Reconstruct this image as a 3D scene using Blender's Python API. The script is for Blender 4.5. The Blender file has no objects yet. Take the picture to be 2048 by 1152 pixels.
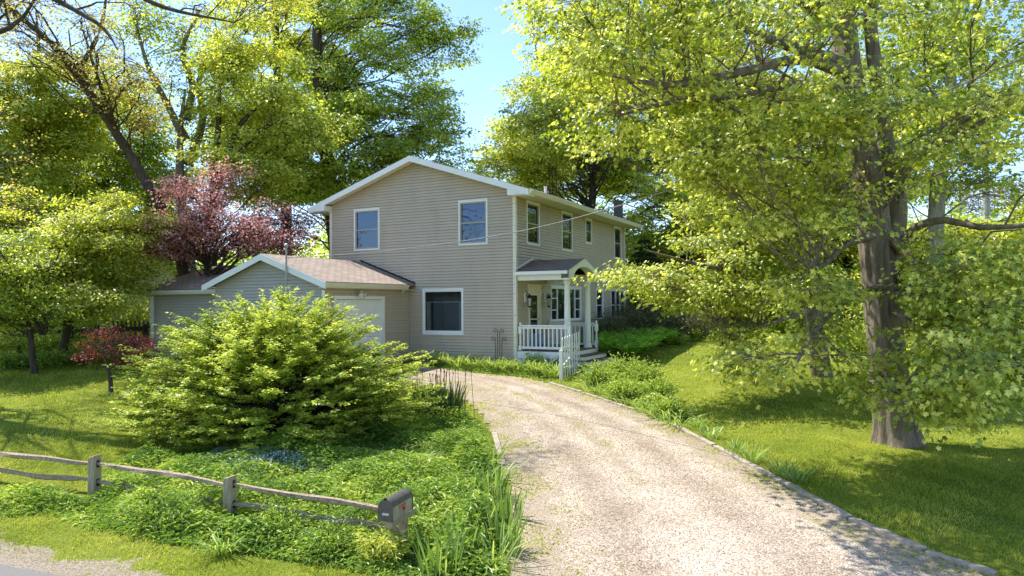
import bpy, math, random
import numpy as np
from mathutils import Vector
R = np.random.default_rng(7)
random.seed(7)
sc = bpy.context.scene
COL = sc.collection
# ------------------------------------------------------------------ survey of the place (metres, camera over the origin)
FOC, PITCH, ROLL, YAW, CZ = 1434.45, .0238, -.0074, .4669, 1.8014
EYE = np.array([0, 0, CZ]); CY, SY = math.cos(YAW), math.sin(YAW)
HC = np.array([.129, 24., 0.]); EX = np.array([CY, -SY, 0]); EY = np.array([SY, CY, 0])
def ray(px, py):
    a, b = px-1024, py-576
    u = a*math.cos(ROLL)+b*math.sin(ROLL); v = -a*math.sin(ROLL)+b*math.cos(ROLL)
    x, z2 = u/FOC, -v/FOC
    return np.array([x, math.cos(PITCH)-z2*math.sin(PITCH), math.sin(PITCH)+z2*math.cos(PITCH)])
def at(px, py, Y):
    r = ray(px, py); return EYE+r*Y/r[1]
def gz(x, y):
    """height of the ground"""
    x = np.asarray(x, float); y = np.asarray(y, float)
    z = -2.158+.077*np.clip(y, 8, 46)+.012*np.clip(y-46, 0, 400)
    return z+.035*np.sin(x*.55+1.3)*np.sin(y*.47)+.018*np.sin(x*1.7+y*1.1)
def G(px, py):
    r = ray(px, py); t = 5.
    for _ in range(60):
        P = EYE+r*t; t += (P[2]-float(gz(P[0], P[1])))/(.077*r[1]-r[2]+1e-9)*.8
    return EYE+r*t
def wor(x, y, z): return HC+EX*x+EY*y+np.array([0, 0, z])
def wall_hit(px, py, axis, val):
    r = ray(px, py); n = EX if axis == 'x' else EY
    P = EYE+r*((val-(EYE-HC)@n)/(r@n)); d = P-HC
    return np.array([d@EX, d@EY, d[2]])
# ------------------------------------------------------------------ materials
def new_mat(name):
    m = bpy.data.materials.new(name); m.use_nodes = True; nt = m.node_tree
    for n in list(nt.nodes):
        if n.type != 'OUTPUT_MATERIAL': nt.nodes.remove(n)
    return m, nt, nt.nodes.new, nt.links.new, [n for n in nt.nodes if n.type == 'OUTPUT_MATERIAL'][0]
def ramp(N, stops):
    r = N('ShaderNodeValToRGB'); e = r.color_ramp.elements
    while len(e) < len(stops): e.new(.5)
    for k, (p, c) in enumerate(stops): e[k].position = p; e[k].color = (*c, 1)
    return r
def coords(N, L, scale=(1, 1, 1), kind='Object'):
    t = N('ShaderNodeTexCoord'); m = N('ShaderNodeMapping'); m.inputs['Scale'].default_value = scale
    L(t.outputs[kind], m.inputs['Vector']); return m.outputs['Vector']
def mix(N, L, f, a, b, mode='MIX'):
    m = N('ShaderNodeMix'); m.data_type = 'RGBA'; m.blend_type = mode
    if hasattr(f, 'links') or hasattr(f, 'is_linked'): L(f, m.inputs[0])
    else: m.inputs[0].default_value = f
    for s, v in ((m.inputs[6], a), (m.inputs[7], b)):
        if hasattr(v, 'is_linked'): L(v, s)
        else: s.default_value = (*v, 1)
    return m.outputs[2]
def noise(N, L, vec, scale, detail=4, rough=.6):
    n = N('ShaderNodeTexNoise'); n.inputs['Scale'].default_value = scale
    n.inputs['Detail'].default_value = detail; n.inputs['Roughness'].default_value = rough
    L(vec, n.inputs['Vector']); return n.outputs['Fac']
def simple(name, col, rough=.6, var=.12, nscale=3, scale=(1, 1, 1), bump=0, bscale=40, metal=0, stain=None, spec=.35):
    m, nt, N, L, out = new_mat(name); v = coords(N, L, scale); p = N('ShaderNodeBsdfPrincipled')
    lo = tuple(c*(1-var*1.6) for c in col); hi = tuple(min(1, c*(1+var)) for c in col)
    r = ramp(N, [(.28, lo), (.5, col), (.75, hi)]); L(noise(N, L, v, nscale, 6), r.inputs[0]); c = r.outputs[0]
    if stain:
        s = ramp(N, [(.55, (0, 0, 0)), (.72, (1, 1, 1))]); L(noise(N, L, v, nscale*2.7, 5, .7), s.inputs[0]); c = mix(N, L, s.outputs[0], c, stain)
    L(c, p.inputs['Base Color']); p.inputs['Roughness'].default_value = rough; p.inputs['Metallic'].default_value = metal
    p.inputs['Specular IOR Level'].default_value = spec
    if bump:
        b = N('ShaderNodeBump'); b.inputs['Strength'].default_value = bump; b.inputs['Distance'].default_value = .02
        L(noise(N, L, v, bscale, 5, .65), b.inputs['Height']); L(b.outputs[0], p.inputs['Normal'])
    L(p.outputs[0], out.inputs[0]); return m
def leaf_mat(name, stops, trans=.45, tcol=1.25, rough=.45, spec=.3, tm=(1.1, 1.05, .55)):
    """leaf: a face attribute spreads the tint, light passes through"""
    m, nt, N, L, out = new_mat(name)
    a = N('ShaderNodeAttribute'); a.attribute_name = 'tint'
    r = ramp(N, stops); L(a.outputs['Fac'], r.inputs[0])
    p = N('ShaderNodeBsdfPrincipled'); p.inputs['Roughness'].default_value = rough; p.inputs['Specular IOR Level'].default_value = spec
    L(r.outputs[0], p.inputs['Base Color'])
    t = N('ShaderNodeBsdfTranslucent')
    L(mix(N, L, 1., r.outputs[0], tuple(tcol*k for k in tm), 'MULTIPLY'), t.inputs[0])
    s = N('ShaderNodeMixShader'); s.inputs[0].default_value = trans
    L(p.outputs[0], s.inputs[1]); L(t.outputs[0], s.inputs[2]); L(s.outputs[0], out.inputs[0]); return m
def bark_mat(name, dark, light, scale=9, bump=.9):
    m, nt, N, L, out = new_mat(name); v = coords(N, L, (1, 1, .16)); p = N('ShaderNodeBsdfPrincipled')
    f = noise(N, L, v, scale, 7, .68); r = ramp(N, [(.34, dark), (.62, light)]); L(f, r.inputs[0])
    L(mix(N, L, .35, r.outputs[0], mix(N, L, noise(N, L, coords(N, L), 1.7), dark, light)), p.inputs['Base Color'])
    p.inputs['Roughness'].default_value = .9; p.inputs['Specular IOR Level'].default_value = .15
    b = N('ShaderNodeBump'); b.inputs['Strength'].default_value = bump; b.inputs['Distance'].default_value = .05
    L(f, b.inputs['Height']); L(b.outputs[0], p.inputs['Normal']); L(p.outputs[0], out.inputs[0]); return m
def shingle_mat(name, a, b, c, bw=.3, rh=.14):
    m, nt, N, L, out = new_mat(name); p = N('ShaderNodeBsdfPrincipled'); v = coords(N, L, kind='UV')
    br = N('ShaderNodeTexBrick'); L(v, br.inputs['Vector']); br.inputs['Scale'].default_value = 1
    br.inputs['Brick Width'].default_value = bw; br.inputs['Row Height'].default_value = rh; br.inputs['Mortar Size'].default_value = .014
    br.inputs['Color1'].default_value = (*a, 1); br.inputs['Color2'].default_value = (*b, 1); br.inputs['Mortar'].default_value = (*c, 1); br.inputs['Bias'].default_value = -.1
    n = noise(N, L, v, 60, 3, .8); big = noise(N, L, v, .9, 4)
    col = mix(N, L, mix(N, L, 1, n, (.5, .5, .5), 'MULTIPLY'), br.outputs['Color'], b)
    col = mix(N, L, big, col, mix(N, L, 1., col, (.78, .76, .76), 'MULTIPLY'))
    L(col, p.inputs['Base Color']); p.inputs['Roughness'].default_value = .95; p.inputs['Specular IOR Level'].default_value = .1
    bm = N('ShaderNodeBump'); bm.inputs['Strength'].default_value = .6; bm.inputs['Distance'].default_value = .02
    L(br.outputs['Fac'], bm.inputs['Height']); bm.invert = True; L(bm.outputs[0], p.inputs['Normal']); L(p.outputs[0], out.inputs[0]); return m
def glass_mat(name, tint, see=0.):
    m, nt, N, L, out = new_mat(name)
    d = N('ShaderNodeBsdfPrincipled'); d.inputs['Base Color'].default_value = (*tint, 1); d.inputs['Roughness'].default_value = .4; d.inputs['Specular IOR Level'].default_value = 0
    g = N('ShaderNodeBsdfGlossy'); g.inputs['Roughness'].default_value = .01; g.inputs['Color'].default_value = (.48, .62, .90, 1)
    bmp = N('ShaderNodeBump'); bmp.inputs['Strength'].default_value = .12; bmp.inputs['Distance'].default_value = .05
    L(noise(N, L, coords(N, L), 1.6, 1), bmp.inputs['Height']); L(bmp.outputs[0], g.inputs['Normal'])
    fr = N('ShaderNodeFresnel'); fr.inputs['IOR'].default_value = 2.1
    s = N('ShaderNodeMixShader'); L(fr.outputs[0], s.inputs[0])
    if see:
        t = N('ShaderNodeBsdfTransparent'); t.inputs[0].default_value = (see, see*1.02, see, 1); L(t.outputs[0], s.inputs[1])
    else: L(d.outputs[0], s.inputs[1])
    L(g.outputs[0], s.inputs[2]); L(s.outputs[0], out.inputs[0]); return m
M = {}
M['siding'] = simple('taupe vinyl siding', (.462, .39, .305), .55, .07, 1.4, (1, 1, .45), spec=.3)
M['grey_siding'] = simple('grey vinyl siding', (.39, .37, .345), .55, .05, .8, spec=.3)
M['trim'] = simple('white trim paint', (.76, .76, .74), .5, .04, 2)
M['cream'] = simple('cream painted aluminium', (.70, .66, .54), .5, .04, 2)
M['sash'] = simple('taupe window sash', (.36, .33, .28), .5, .04, 3)
M['deck'] = simple('brown deck board', (.115, .075, .055), .7, .25, 9, (1, .15, 1))
M['pane'] = glass_mat('window glass', (.02, .023, .026))
M['clear_pane'] = glass_mat('clear window glass', (.02, .02, .02), .85)
M['room'] = simple('dim room wall', (.10, .10, .10), .9)
M['curtain'] = simple('pale curtain', (.62, .64, .60), .9, .1, 6)
M['shingle'] = shingle_mat('weathered red shingles', (.315, .25, .203), (.45, .368, .305), (.115, .085, .07), .33, .145)
M['porch_shingle'] = shingle_mat('brown shingles', (.18, .135, .105), (.265, .21, .165), (.05, .038, .033))
M['black'] = simple('black metal', (.018, .018, .02), .4, .2, 8, metal=.4)
M['rust'] = simple('rusty iron', (.09, .055, .04), .7, .3, 20)
M['galv'] = simple('galvanised steel', (.33, .34, .35), .45, .12, 12, metal=.7)
M['chimney'] = simple('dark flue brick', (.10, .085, .075), .9, .3, 12)
M['old_wood'] = simple('weathered grey timber', (.35, .262, .18), .9, .35, 22, (1, 1, 1), .7, 60, stain=(.15, .115, .085))
M['post_wood'] = simple('pale weathered post', (.40, .315, .205), .9, .3, 14, (3, 3, .35), .6, 50, stain=(.16, .13, .085))
M['dark_wood'] = simple('dark stained wood', (.05, .04, .032), .8, .3, 9)
M['box_paint'] = simple('faded black mailbox paint', (.085, .074, .064), .38, .3, 14, stain=(.10, .09, .085), spec=.5)
M['box_side'] = simple('weathered tan sheet metal', (.33, .27, .20), .6, .3, 9, (1, 1, .3), stain=(.17, .12, .085))
M['red_flag'] = simple('faded red paint', (.52, .10, .075), .5, .2, 20)
M['sticker'] = simple('faded pink sticker', (.62, .47, .43), .6, .15, 40)
M['concrete'] = simple('mossy concrete edging', (.34, .28, .225), .95, .25, 5, bump=.5, bscale=45, stain=(.17, .155, .09))
M['asphalt'] = simple('grey asphalt', (.165, .155, .145), .9, .18, 90, bump=.4, bscale=160)
M['lamp_glass'] = simple('milky lamp glass', (.55, .55, .50), .3, .05, 4)
M['blue_cloth'] = simple('blue patterned cushion', (.13, .19, .33), .9, .6, 14, stain=(.6, .62, .62))
M['tan_wall'] = simple('tan wall', (.40, .37, .29), .8, .1, 1)
M['pole'] = simple('weathered pole wood', (.32, .30, .29), .9, .2, 6, (4, 4, .3))
M['cable'] = simple('braided service cable', (.20, .195, .19), .6, .5, 22)
M['bark'] = bark_mat('maple bark', (.065, .05, .038), (.29, .235, .18))
M['dark_bark'] = bark_mat('dark bark', (.03, .023, .018), (.115, .09, .07))
M['pale_bark'] = bark_mat('pale bark', (.12, .105, .09), (.36, .33, .29))
def st(a, b, c): return [(.0, a), (.5, b), (1., c)]
M['maple_leaf'] = leaf_mat('spring maple leaf', st((.10, .16, .02), (.34, .40, .05), (.76, .76, .22)), .46, 1.65, .33, .65)
M['gold_leaf'] = leaf_mat('young yellow green leaf', st((.15, .21, .025), (.37, .42, .055), (.72, .72, .22)), .50, 1.65, .36, .6)
M['mid_leaf'] = leaf_mat('mid green leaf', st((.11, .18, .028), (.29, .375, .05), (.62, .66, .17)), .50, 1.65, .38, .55)
M['deep_leaf'] = leaf_mat('deep green leaf', st((.075, .135, .024), (.21, .30, .045), (.48, .54, .11)), .52, 1.6, .4, .5)
M['bud_leaf'] = leaf_mat('bronze budding leaf', st((.20, .14, .05), (.38, .33, .09), (.58, .55, .17)), .5, 1.5)
M['purple_leaf'] = leaf_mat('purple plum leaf', st((.24, .09, .085), (.53, .285, .265), (.86, .68, .62)), .42, 1.4, tm=(1.1, .82, .8))
M['red_leaf'] = leaf_mat('dark red leaf', st((.075, .013, .013), (.18, .024, .024), (.46, .07, .055)), .35, 1.2, tm=(1.1, .9, .9))
M['shrub_leaf'] = leaf_mat('fine yellow green leaf', st((.12, .185, .025), (.36, .44, .065), (.74, .77, .24)), .5, 1.5, .4, .45)
M['needle'] = leaf_mat('spruce needle', st((.012, .03, .014), (.03, .06, .024), (.07, .12, .05)), .1, 1)
M['yew'] = leaf_mat('yew needle', st((.05, .055, .028), (.12, .13, .06), (.32, .30, .15)), .25, 1.2)
M['fern'] = leaf_mat('fern frond', st((.06, .17, .02), (.19, .39, .05), (.50, .66, .13)), .45, 1.45)
M['cover'] = leaf_mat('bright ground cover leaf', st((.055, .12, .02), (.20, .33, .045), (.56, .62, .15)), .42, 1.3, .4, .5)
M['lime'] = leaf_mat('variegated lime leaf', st((.26, .34, .04), (.52, .56, .09), (.72, .70, .26)), .4, 1.1)
M['blade'] = leaf_mat('iris blade', st((.05, .12, .03), (.18, .30, .06), (.50, .60, .20)), .38, 1.25, .35, .5)
M['dark_blade'] = leaf_mat('dark iris blade', st((.02, .05, .016), (.045, .10, .03), (.15, .16, .09)), .25, 1.1)
M['grass_blade'] = leaf_mat('lawn grass blade', st((.12, .18, .018), (.33, .39, .04), (.64, .62, .15)), .42, 1.3)
M['petal'] = leaf_mat('pale blue petal', st((.16, .24, .30), (.42, .54, .68), (.75, .82, .92)), .3, 1)
M['brown_twig'] = leaf_mat('bare brown twig', st((.16, .12, .09), (.28, .21, .16), (.38, .33, .25)), .2, 1)
# ------------------------------------------------------------------ mesh helpers
def tag(o, label=None, cat=None, group=None, kind=None):
    for k, v in (('label', label), ('category', cat), ('group', group), ('kind', kind)):
        if v: o[k] = v
    return o
def link(name, me, mat=None, parent=None):
    o = bpy.data.objects.new(name, me); COL.objects.link(o)
    if mat is not None and me is not None: me.materials.append(mat)
    if parent is not None: o.parent = parent
    return o
def empty(name, loc, rz=0, label=None, cat=None, group=None):
    o = bpy.data.objects.new(name, None); COL.objects.link(o); o.location = tuple(map(float, loc)); o.rotation_euler = (0, 0, rz)
    o.empty_display_size = .2
    return tag(o, label, cat, group)
def mesh_np(name, V, F, tint=None, smooth=False):
    """V (n,3), F (m,k) all the same size"""
    me = bpy.data.meshes.new(name); V = np.asarray(V, np.float32); F = np.asarray(F, np.int32)
    me.vertices.add(len(V)); me.vertices.foreach_set('co', V.ravel())
    k = F.shape[1]; me.loops.add(F.size); me.loops.foreach_set('vertex_index', F.ravel())
    me.polygons.add(len(F)); me.polygons.foreach_set('loop_start', np.arange(0, F.size, k, dtype=np.int32))
    if tint is not None:
        a = me.attributes.new('tint', 'FLOAT', 'FACE'); a.data.foreach_set('value', np.asarray(tint, np.float32))
    me.update(calc_edges=True)
    me.polygons.foreach_set('use_smooth', np.full(len(F), smooth, dtype=bool))
    return me
class MB:
    def __init__(s): s.v = []; s.f = []; s.uv = {}
    def face(s, *pts, uv=None):
        i = len(s.v); s.v += [tuple(map(float, p)) for p in pts]; s.f.append(tuple(range(i, i+len(pts))))
        if uv: s.uv[len(s.f)-1] = uv
    def box(s, x0, x1, y0, y1, z0, z1):
        i = len(s.v); s.v += [(x, y, z) for z in (z0, z1) for x, y in ((x0, y0), (x1, y0), (x1, y1), (x0, y1))]
        s.f += [tuple(i+k for k in q) for q in ((3, 2, 1, 0), (4, 5, 6, 7), (0, 1, 5, 4), (1, 2, 6, 5), (2, 3, 7, 6), (3, 0, 4, 7))]
        return s
    def prism(s, poly, fn):
        """poly of 2d points; fn(a, b, t) gives 3d for t in 0,1"""
        n = len(poly); i = len(s.v)
        s.v += [tuple(map(float, fn(a, b, t))) for t in (0, 1) for a, b in poly]
        s.f.append(tuple(i+k for k in range(n))[::-1]); s.f.append(tuple(i+n+k for k in range(n)))
        for k in range(n): j = (k+1) % n; s.f.append((i+k, i+j, i+n+j, i+n+k))
        return s
    def beam(s, p, q, w, h, up=(0, 0, 1), jit=0, seg=1):
        p = np.array(p, float); q = np.array(q, float); d = q-p; d /= np.linalg.norm(d)
        side = np.cross(d, up); side /= np.linalg.norm(side); u = np.cross(side, d); i = len(s.v)
        for k in range(seg+1):
            c = p+(q-p)*k/seg+(side*random.uniform(-1, 1)+u*random.uniform(-1, 1))*jit
            for a, b in ((-1, -1), (1, -1), (1, 1), (-1, 1)):
                e = 1+random.uniform(-1, 1)*jit*4
                s.v.append(tuple(c+side*a*w/2*e+u*b*h/2*e))
        s.f.append((i+3, i+2, i+1, i)); j = i+4*seg; s.f.append((j, j+1, j+2, j+3))
        for k in range(seg):
            a = i+4*k
            for t in range(4): s.f.append((a+t, a+(t+1) % 4, a+4+(t+1) % 4, a+4+t))
        return s
    def tube(s, pts, rad, n=8, caps=True):
        P = np.array(pts, float); i = len(s.v); rad = np.broadcast_to(np.array(rad, float), (len(P),))
        T = np.gradient(P, axis=0); T /= np.linalg.norm(T, axis=1)[:, None]
        ref = np.array([0, 0, 1.]) if abs(T[0][2]) < .9 else np.array([1., 0, 0])
        for k in range(len(P)):
            a = np.cross(T[k], ref); a /= np.linalg.norm(a); b = np.cross(T[k], a)
            for j in range(n):
                w = 2*math.pi*j/n; s.v.append(tuple(P[k]+rad[k]*(a*math.cos(w)+b*math.sin(w))))
        for k in range(len(P)-1):
            for j in range(n):
                a, b = i+k*n+j, i+k*n+(j+1) % n; s.f.append((a, a+n, b+n, b))
        if caps:
            s.f.append(tuple(i+j for j in range(n))); e = i+(len(P)-1)*n; s.f.append(tuple(e+j for j in range(n))[::-1])
        return s
    def lathe(s, c, prof, n=16):
        i = len(s.v)
        for r, z in prof:
            for j in range(n): w = 2*math.pi*j/n; s.v.append((c[0]+r*math.cos(w), c[1]+r*math.sin(w), c[2]+z))
        for k in range(len(prof)-1):
            for j in range(n): a, b = i+k*n+j, i+k*n+(j+1) % n; s.f.append((a, b, b+n, a+n))
        s.f.append(tuple(i+j for j in range(n))[::-1]); e = i+(len(prof)-1)*n; s.f.append(tuple(e+j for j in range(n)))
        return s
    def build(s, name, mat, parent=None, smooth=False, label=None, bevel=0):
        me = bpy.data.meshes.new(name); me.from_pydata(s.v, [], s.f); me.update()
        if s.uv:
            lay = me.uv_layers.new(name='UVMap')
            for p in me.polygons:
                for li, c in zip(p.loop_indices, s.uv.get(p.index, ((0, 0),)*p.loop_total)): lay.data[li].uv = c
        if smooth:
            for p in me.polygons: p.use_smooth = True
        o = link(name, me, mat, parent)
        if bevel:
            b = o.modifiers.new('soft edges', 'BEVEL'); b.width = bevel; b.segments = 2; b.limit_method = 'ANGLE'
        if label: o['label'] = label
        return o
def unit(v): return v/np.maximum(np.linalg.norm(v, axis=-1, keepdims=True), 1e-9)
RHOMB = (np.array([(0, 0, 0), (.45, .36, .06), (1, 0, -.1), (.45, -.36, .06)]), np.array([(0, 2, 1), (0, 3, 2)]))
LONG = (np.array([(0, 0, 0), (.4, .16, .05), (1, 0, -.22), (.4, -.16, .05)]), np.array([(0, 2, 1), (0, 3, 2)]))
_h = [(.0, .0), (.03, .40), (.24, .23), (.60, .47), (.62, .17), (1., 0.)]
_o = _h+[(x, -y) for x, y in _h[-2:0:-1]]
MAPLE = (np.array([(.33, 0, .05)]+[(x, y, -.25*abs(y)-.12*x*x) for x, y in _o]), np.array([(0, k+1, (k+1) % 10+1) for k in range(10)]))
def leaf_arrays(P, D, U, size, tmpl):
    T, F = tmpl; t = unit(D); n = unit(U-(U*t).sum(1)[:, None]*t); b = np.cross(n, t)
    s = np.asarray(size)[:, None, None]
    V = P[:, None, :]+s*(T[None, :, 0, None]*t[:, None, :]+T[None, :, 1, None]*b[:, None, :]+T[None, :, 2, None]*n[:, None, :])
    k = len(T); FF = F[None]+(np.arange(len(P))*k)[:, None, None]
    return V.reshape(-1, 3), FF.reshape(-1, 3)
def leaves_obj(name, P, D, U, size, tint, tmpl, mat, parent=None):
    V, F = leaf_arrays(P, D, U, size, tmpl)
    return link(name, mesh_np(name, V, F, np.repeat(np.clip(tint, 0, 1), len(tmpl[1]))), mat, parent)
def blades_obj(name, P, h, w, lean, bend, tint, mat, parent=None, out=None):
    """sword blades: three segments, leaning in direction out or at random"""
    n = len(P); a = R.uniform(0, 2*np.pi, n); d = np.stack([np.cos(a), np.sin(a), 0*a], 1) if out is None else out
    p2 = a+R.normal(0, .5, n) if out is None else np.arctan2(d[:, 1], d[:, 0])+R.normal(0, .8, n)
    s = np.stack([-np.sin(p2), np.cos(p2), 0*a], 1); up = np.array([0, 0, 1.])
    h = np.broadcast_to(h, (n,))[:, None]; w = np.broadcast_to(w, (n,))[:, None]; lean = np.broadcast_to(lean, (n,))[:, None]; bend = np.broadcast_to(bend, (n,))[:, None]
    def pt(t): return P+d*h*(lean*t+bend*t*t)+up*h*(t-.55*bend*t*t*t)
    q = [pt(0)-s*w*.4, pt(0)+s*w*.4, pt(.45)-s*w*.5, pt(.45)+s*w*.5, pt(.8)-s*w*.36, pt(.8)+s*w*.36, pt(1.)]
    V = np.stack(q, 1).reshape(-1, 3); F = np.array([(0, 1, 3), (0, 3, 2), (2, 3, 5), (2, 5, 4), (4, 5, 6)])
    FF = (F[None]+(np.arange(n)*7)[:, None, None]).reshape(-1, 3)
    return link(name, mesh_np(name, V, FF, np.repeat(np.clip(tint, 0, 1), 5)), mat, parent)
def inpoly(x, y, poly):
    poly = np.asarray(poly)[:, :2]; c = np.zeros(len(x), bool); j = len(poly)-1
    for i in range(len(poly)):
        xi, yi = poly[i]; xj, yj = poly[j]
        c ^= ((yi > y) != (yj > y)) & (x < (xj-xi)*(y-yi)/(yj-yi+1e-12)+xi); j = i
    return c
def scatter(poly, n):
    poly = np.asarray(poly)[:, :2]; lo, hi = poly.min(0), poly.max(0); out = np.zeros((0, 2))
    while len(out) < n:
        q = R.uniform(lo, hi, (n*2, 2)); out = np.vstack([out, q[inpoly(q[:, 0], q[:, 1], poly)]])
    q = out[:n]; return np.column_stack([q, gz(q[:, 0], q[:, 1])])
def smooth_path(pts, rad, step=.35):
    P = np.array(pts, float); rad = np.array(rad, float); Q = np.vstack([2*P[0]-P[1], P, 2*P[-1]-P[-2]]); o, r = [], []
    for k in range(1, len(Q)-2):
        n = max(2, int(np.linalg.norm(Q[k+1]-Q[k])/step))
        for t in np.linspace(0, 1, n, endpoint=False):
            o.append(.5*(2*Q[k]+(Q[k+1]-Q[k-1])*t+(2*Q[k-1]-5*Q[k]+4*Q[k+1]-Q[k+2])*t*t+(3*Q[k]-Q[k-1]-3*Q[k+1]+Q[k+2])*t**3))
            r.append(rad[k-1]*(1-t)+rad[k]*t)
    o.append(P[-1]); r.append(rad[-1]); return np.array(o), np.array(r)
def tubes_np(P, rad, n):
    """many three-sided or n-sided tubes at once; P (m,k,3), rad (m,k)"""
    m, k, _ = P.shape; T = unit(np.gradient(P, axis=1)); ref = np.where(np.abs(T[..., 2:3]) < .85, np.array([0, 0, 1.]), np.array([1., 0, 0]))
    a = unit(np.cross(T, ref)); b = np.cross(T, a); w = 2*np.pi*np.arange(n)/n
    V = P[:, :, None, :]+rad[:, :, None, None]*(a[:, :, None, :]*np.cos(w)[:, None]+b[:, :, None, :]*np.sin(w)[:, None])
    idx = np.arange(m*k*n).reshape(m, k, n); nx = np.roll(idx, -1, axis=2)
    F = np.stack([idx[:, :-1], idx[:, 1:], nx[:, 1:], nx[:, :-1]], -1).reshape(-1, 4)
    return V.reshape(-1, 3), F
def tree(name, label, trunk, rads, majors, leaf='mid_leaf', bark='bark', size=.13, sub=(.8, 1.3), ncl=12, nlf=11, tmpl=RHOMB,
         limbs=(), flat=.55, spread=.42, cat='tree', group=None, droop=.45, twig=.009, avoid=None, limb_r=1., sides=9, upness=1., rough_trunk=.05, low=1.5, wob=.42, ridges=0):
    """tapered trunk with limbs, twigs and a crown of leaf sprays at the twig ends"""
    base = np.array(trunk[0], float); root = empty(name, base, 0, label, cat, group)
    sk, skr = [], []; TV, TF = [], []; off = 0
    def add(V, F):
        nonlocal off
        TV.append(V); TF.append(F+off); off += len(V)
    for k, (pp, rr) in enumerate([(trunk, rads)]+list(limbs)):
        P, r = smooth_path(pp, rr); ns = sides if k == 0 else 7
        V, F = tubes_np(P[None], r[None], ns)
        C = np.repeat(P, ns, 0); V = C+(V-C)*(1+R.normal(0, rough_trunk, len(V)))[:, None]
        if k == 0 and ridges:
            th = np.tile(2*np.pi*np.arange(ns)/ns, len(P)); zz = np.repeat(np.arange(len(P))*1., ns); hh = np.repeat(P[:, 2]-base[2], ns)
            f = 1+.055*np.sin(ridges*th+1.2*np.sin(zz*.8))*(1+.5*np.sin(zz*1.9+th*3))+.03*np.sin(5*th+zz*.35)+np.clip(1-(hh-.25)/.85, 0, 1.3)**2*(.06+.20*np.sin(2.5*th+1)**2)
            V = C+(V-C)*f[:, None]
        add(V, F); sk.append(P); skr.append(r)
    S = np.vstack(sk); SR = np.concatenate(skr)
    subs = []
    for (cx, cy, cz, rx, ry, rz, n) in majors:
        d = unit(R.normal(0, 1, (n, 3))); rr = R.uniform(.35, 1.03, (n, 1))**.6
        subs.append(np.array([cx, cy, cz])+d*rr*np.array([rx, ry, rz]))
    subs = np.vstack(subs)
    subs = subs[subs[:, 2] > gz(subs[:, 0], subs[:, 1])+.5]
    LP, LR, CP, CD, TW = [], [], [], [], []
    for c in subs:
        dv = c-S; h = np.hypot(dv[:, 0], dv[:, 1]); cost = R.uniform(0, 2.0, len(S))+np.linalg.norm(dv, axis=1)+6*np.maximum(0, base[2]+low-S[:, 2])+3*np.maximum(0, S[:, 2]-(c[2]-.3*h)+.2)-2.5*SR
        k = int(np.argmin(cost)); a = S[k]; ln = np.linalg.norm(c-a); bend = R.normal(0, .09*ln, 3)+np.array([0, 0, .10*ln])
        t = np.linspace(0, 1, 6)[:, None]; path = a+(c-a)*t+bend*(4*t*(1-t))
        path[1:-1] += R.normal(0, .035*ln, (4, 3))
        r0 = min(SR[k]*.55, (.012+.011*ln)*limb_r); LP.append(path); LR.append(np.linspace(r0, .010, 6))
        sr = R.uniform(*sub); n = max(3, int(ncl*sr*sr/(np.mean(sub)**2)))
        q = unit(R.normal(0, 1, (n, 3)))*R.uniform(.15, 1, (n, 1))**.5*np.array([sr, sr, sr*flat])
        cp = c+q; src = path[R.integers(3, 6, n)]; mid = (cp+src)/2+R.normal(0, .06, (n, 3))*sr+np.array([0, 0, .06*sr])
        TW.append(np.stack([src, mid, cp], 1)); CP.append(cp); CD.append(unit((cp-src)*np.array([1, 1, .5])+R.normal(0, .15, (n, 3))))
    V, F = tubes_np(np.array(LP), np.array(LR), 5); add(V, F)
    TW = np.concatenate(TW); V, F = tubes_np(TW, np.tile(np.array([twig, twig*.8, twig*.4]), (len(TW), 1)), 3); add(V, F)
    link('trunk', mesh_np('trunk', np.vstack(TV)-base, np.vstack(TF), smooth=True), M[bark], root)
    CP = np.vstack(CP); CD = np.vstack(CD); n = len(CP)
    ct = R.normal(0, .2, n)
    P = np.repeat(CP, nlf, 0); D = np.repeat(CD, nlf, 0); m = len(P)
    side = unit(np.cross(D, np.array([0, 0, 1.]))+1e-6)
    al = R.uniform(-1., .75, (m, 1)); la = R.normal(0, .5, (m, 1))
    P = P+(D*al+side*la)*spread+np.array([0, 0, 1.])*(R.normal(0, .13, (m, 1))-.22*(al**2+la**2))*spread
    keep = np.ones(m, bool); lot = np.repeat(R.uniform(0, 1, n), nlf)
    for a0, a1, ar, pk in avoid or ():
        ax = a1-a0; tt = np.clip(((P-a0)@ax)/(ax@ax), 0, 1); keep &= (np.linalg.norm(P-(a0+tt[:, None]*ax), axis=1) > ar) | (lot < pk)
    ld = unit(D*.6+side*np.sign(la)*.8*R.uniform(.1, 1, (m, 1))+R.normal(0, .3, (m, 3)))-np.array([0, 0, 1.])*R.uniform(droop*.3, droop*1.5, (m, 1))
    U = np.array([0, 0, upness])+R.normal(0, wob, (m, 3))+D*.25
    tint = .5+np.repeat(ct, nlf)+R.normal(0, .17, m)
    sz = size*R.uniform(.6, 1.2, m)
    leaves_obj('crown', (P-base)[keep], ld[keep], U[keep], sz[keep], tint[keep], tmpl, M[leaf], root)
    return root
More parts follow.
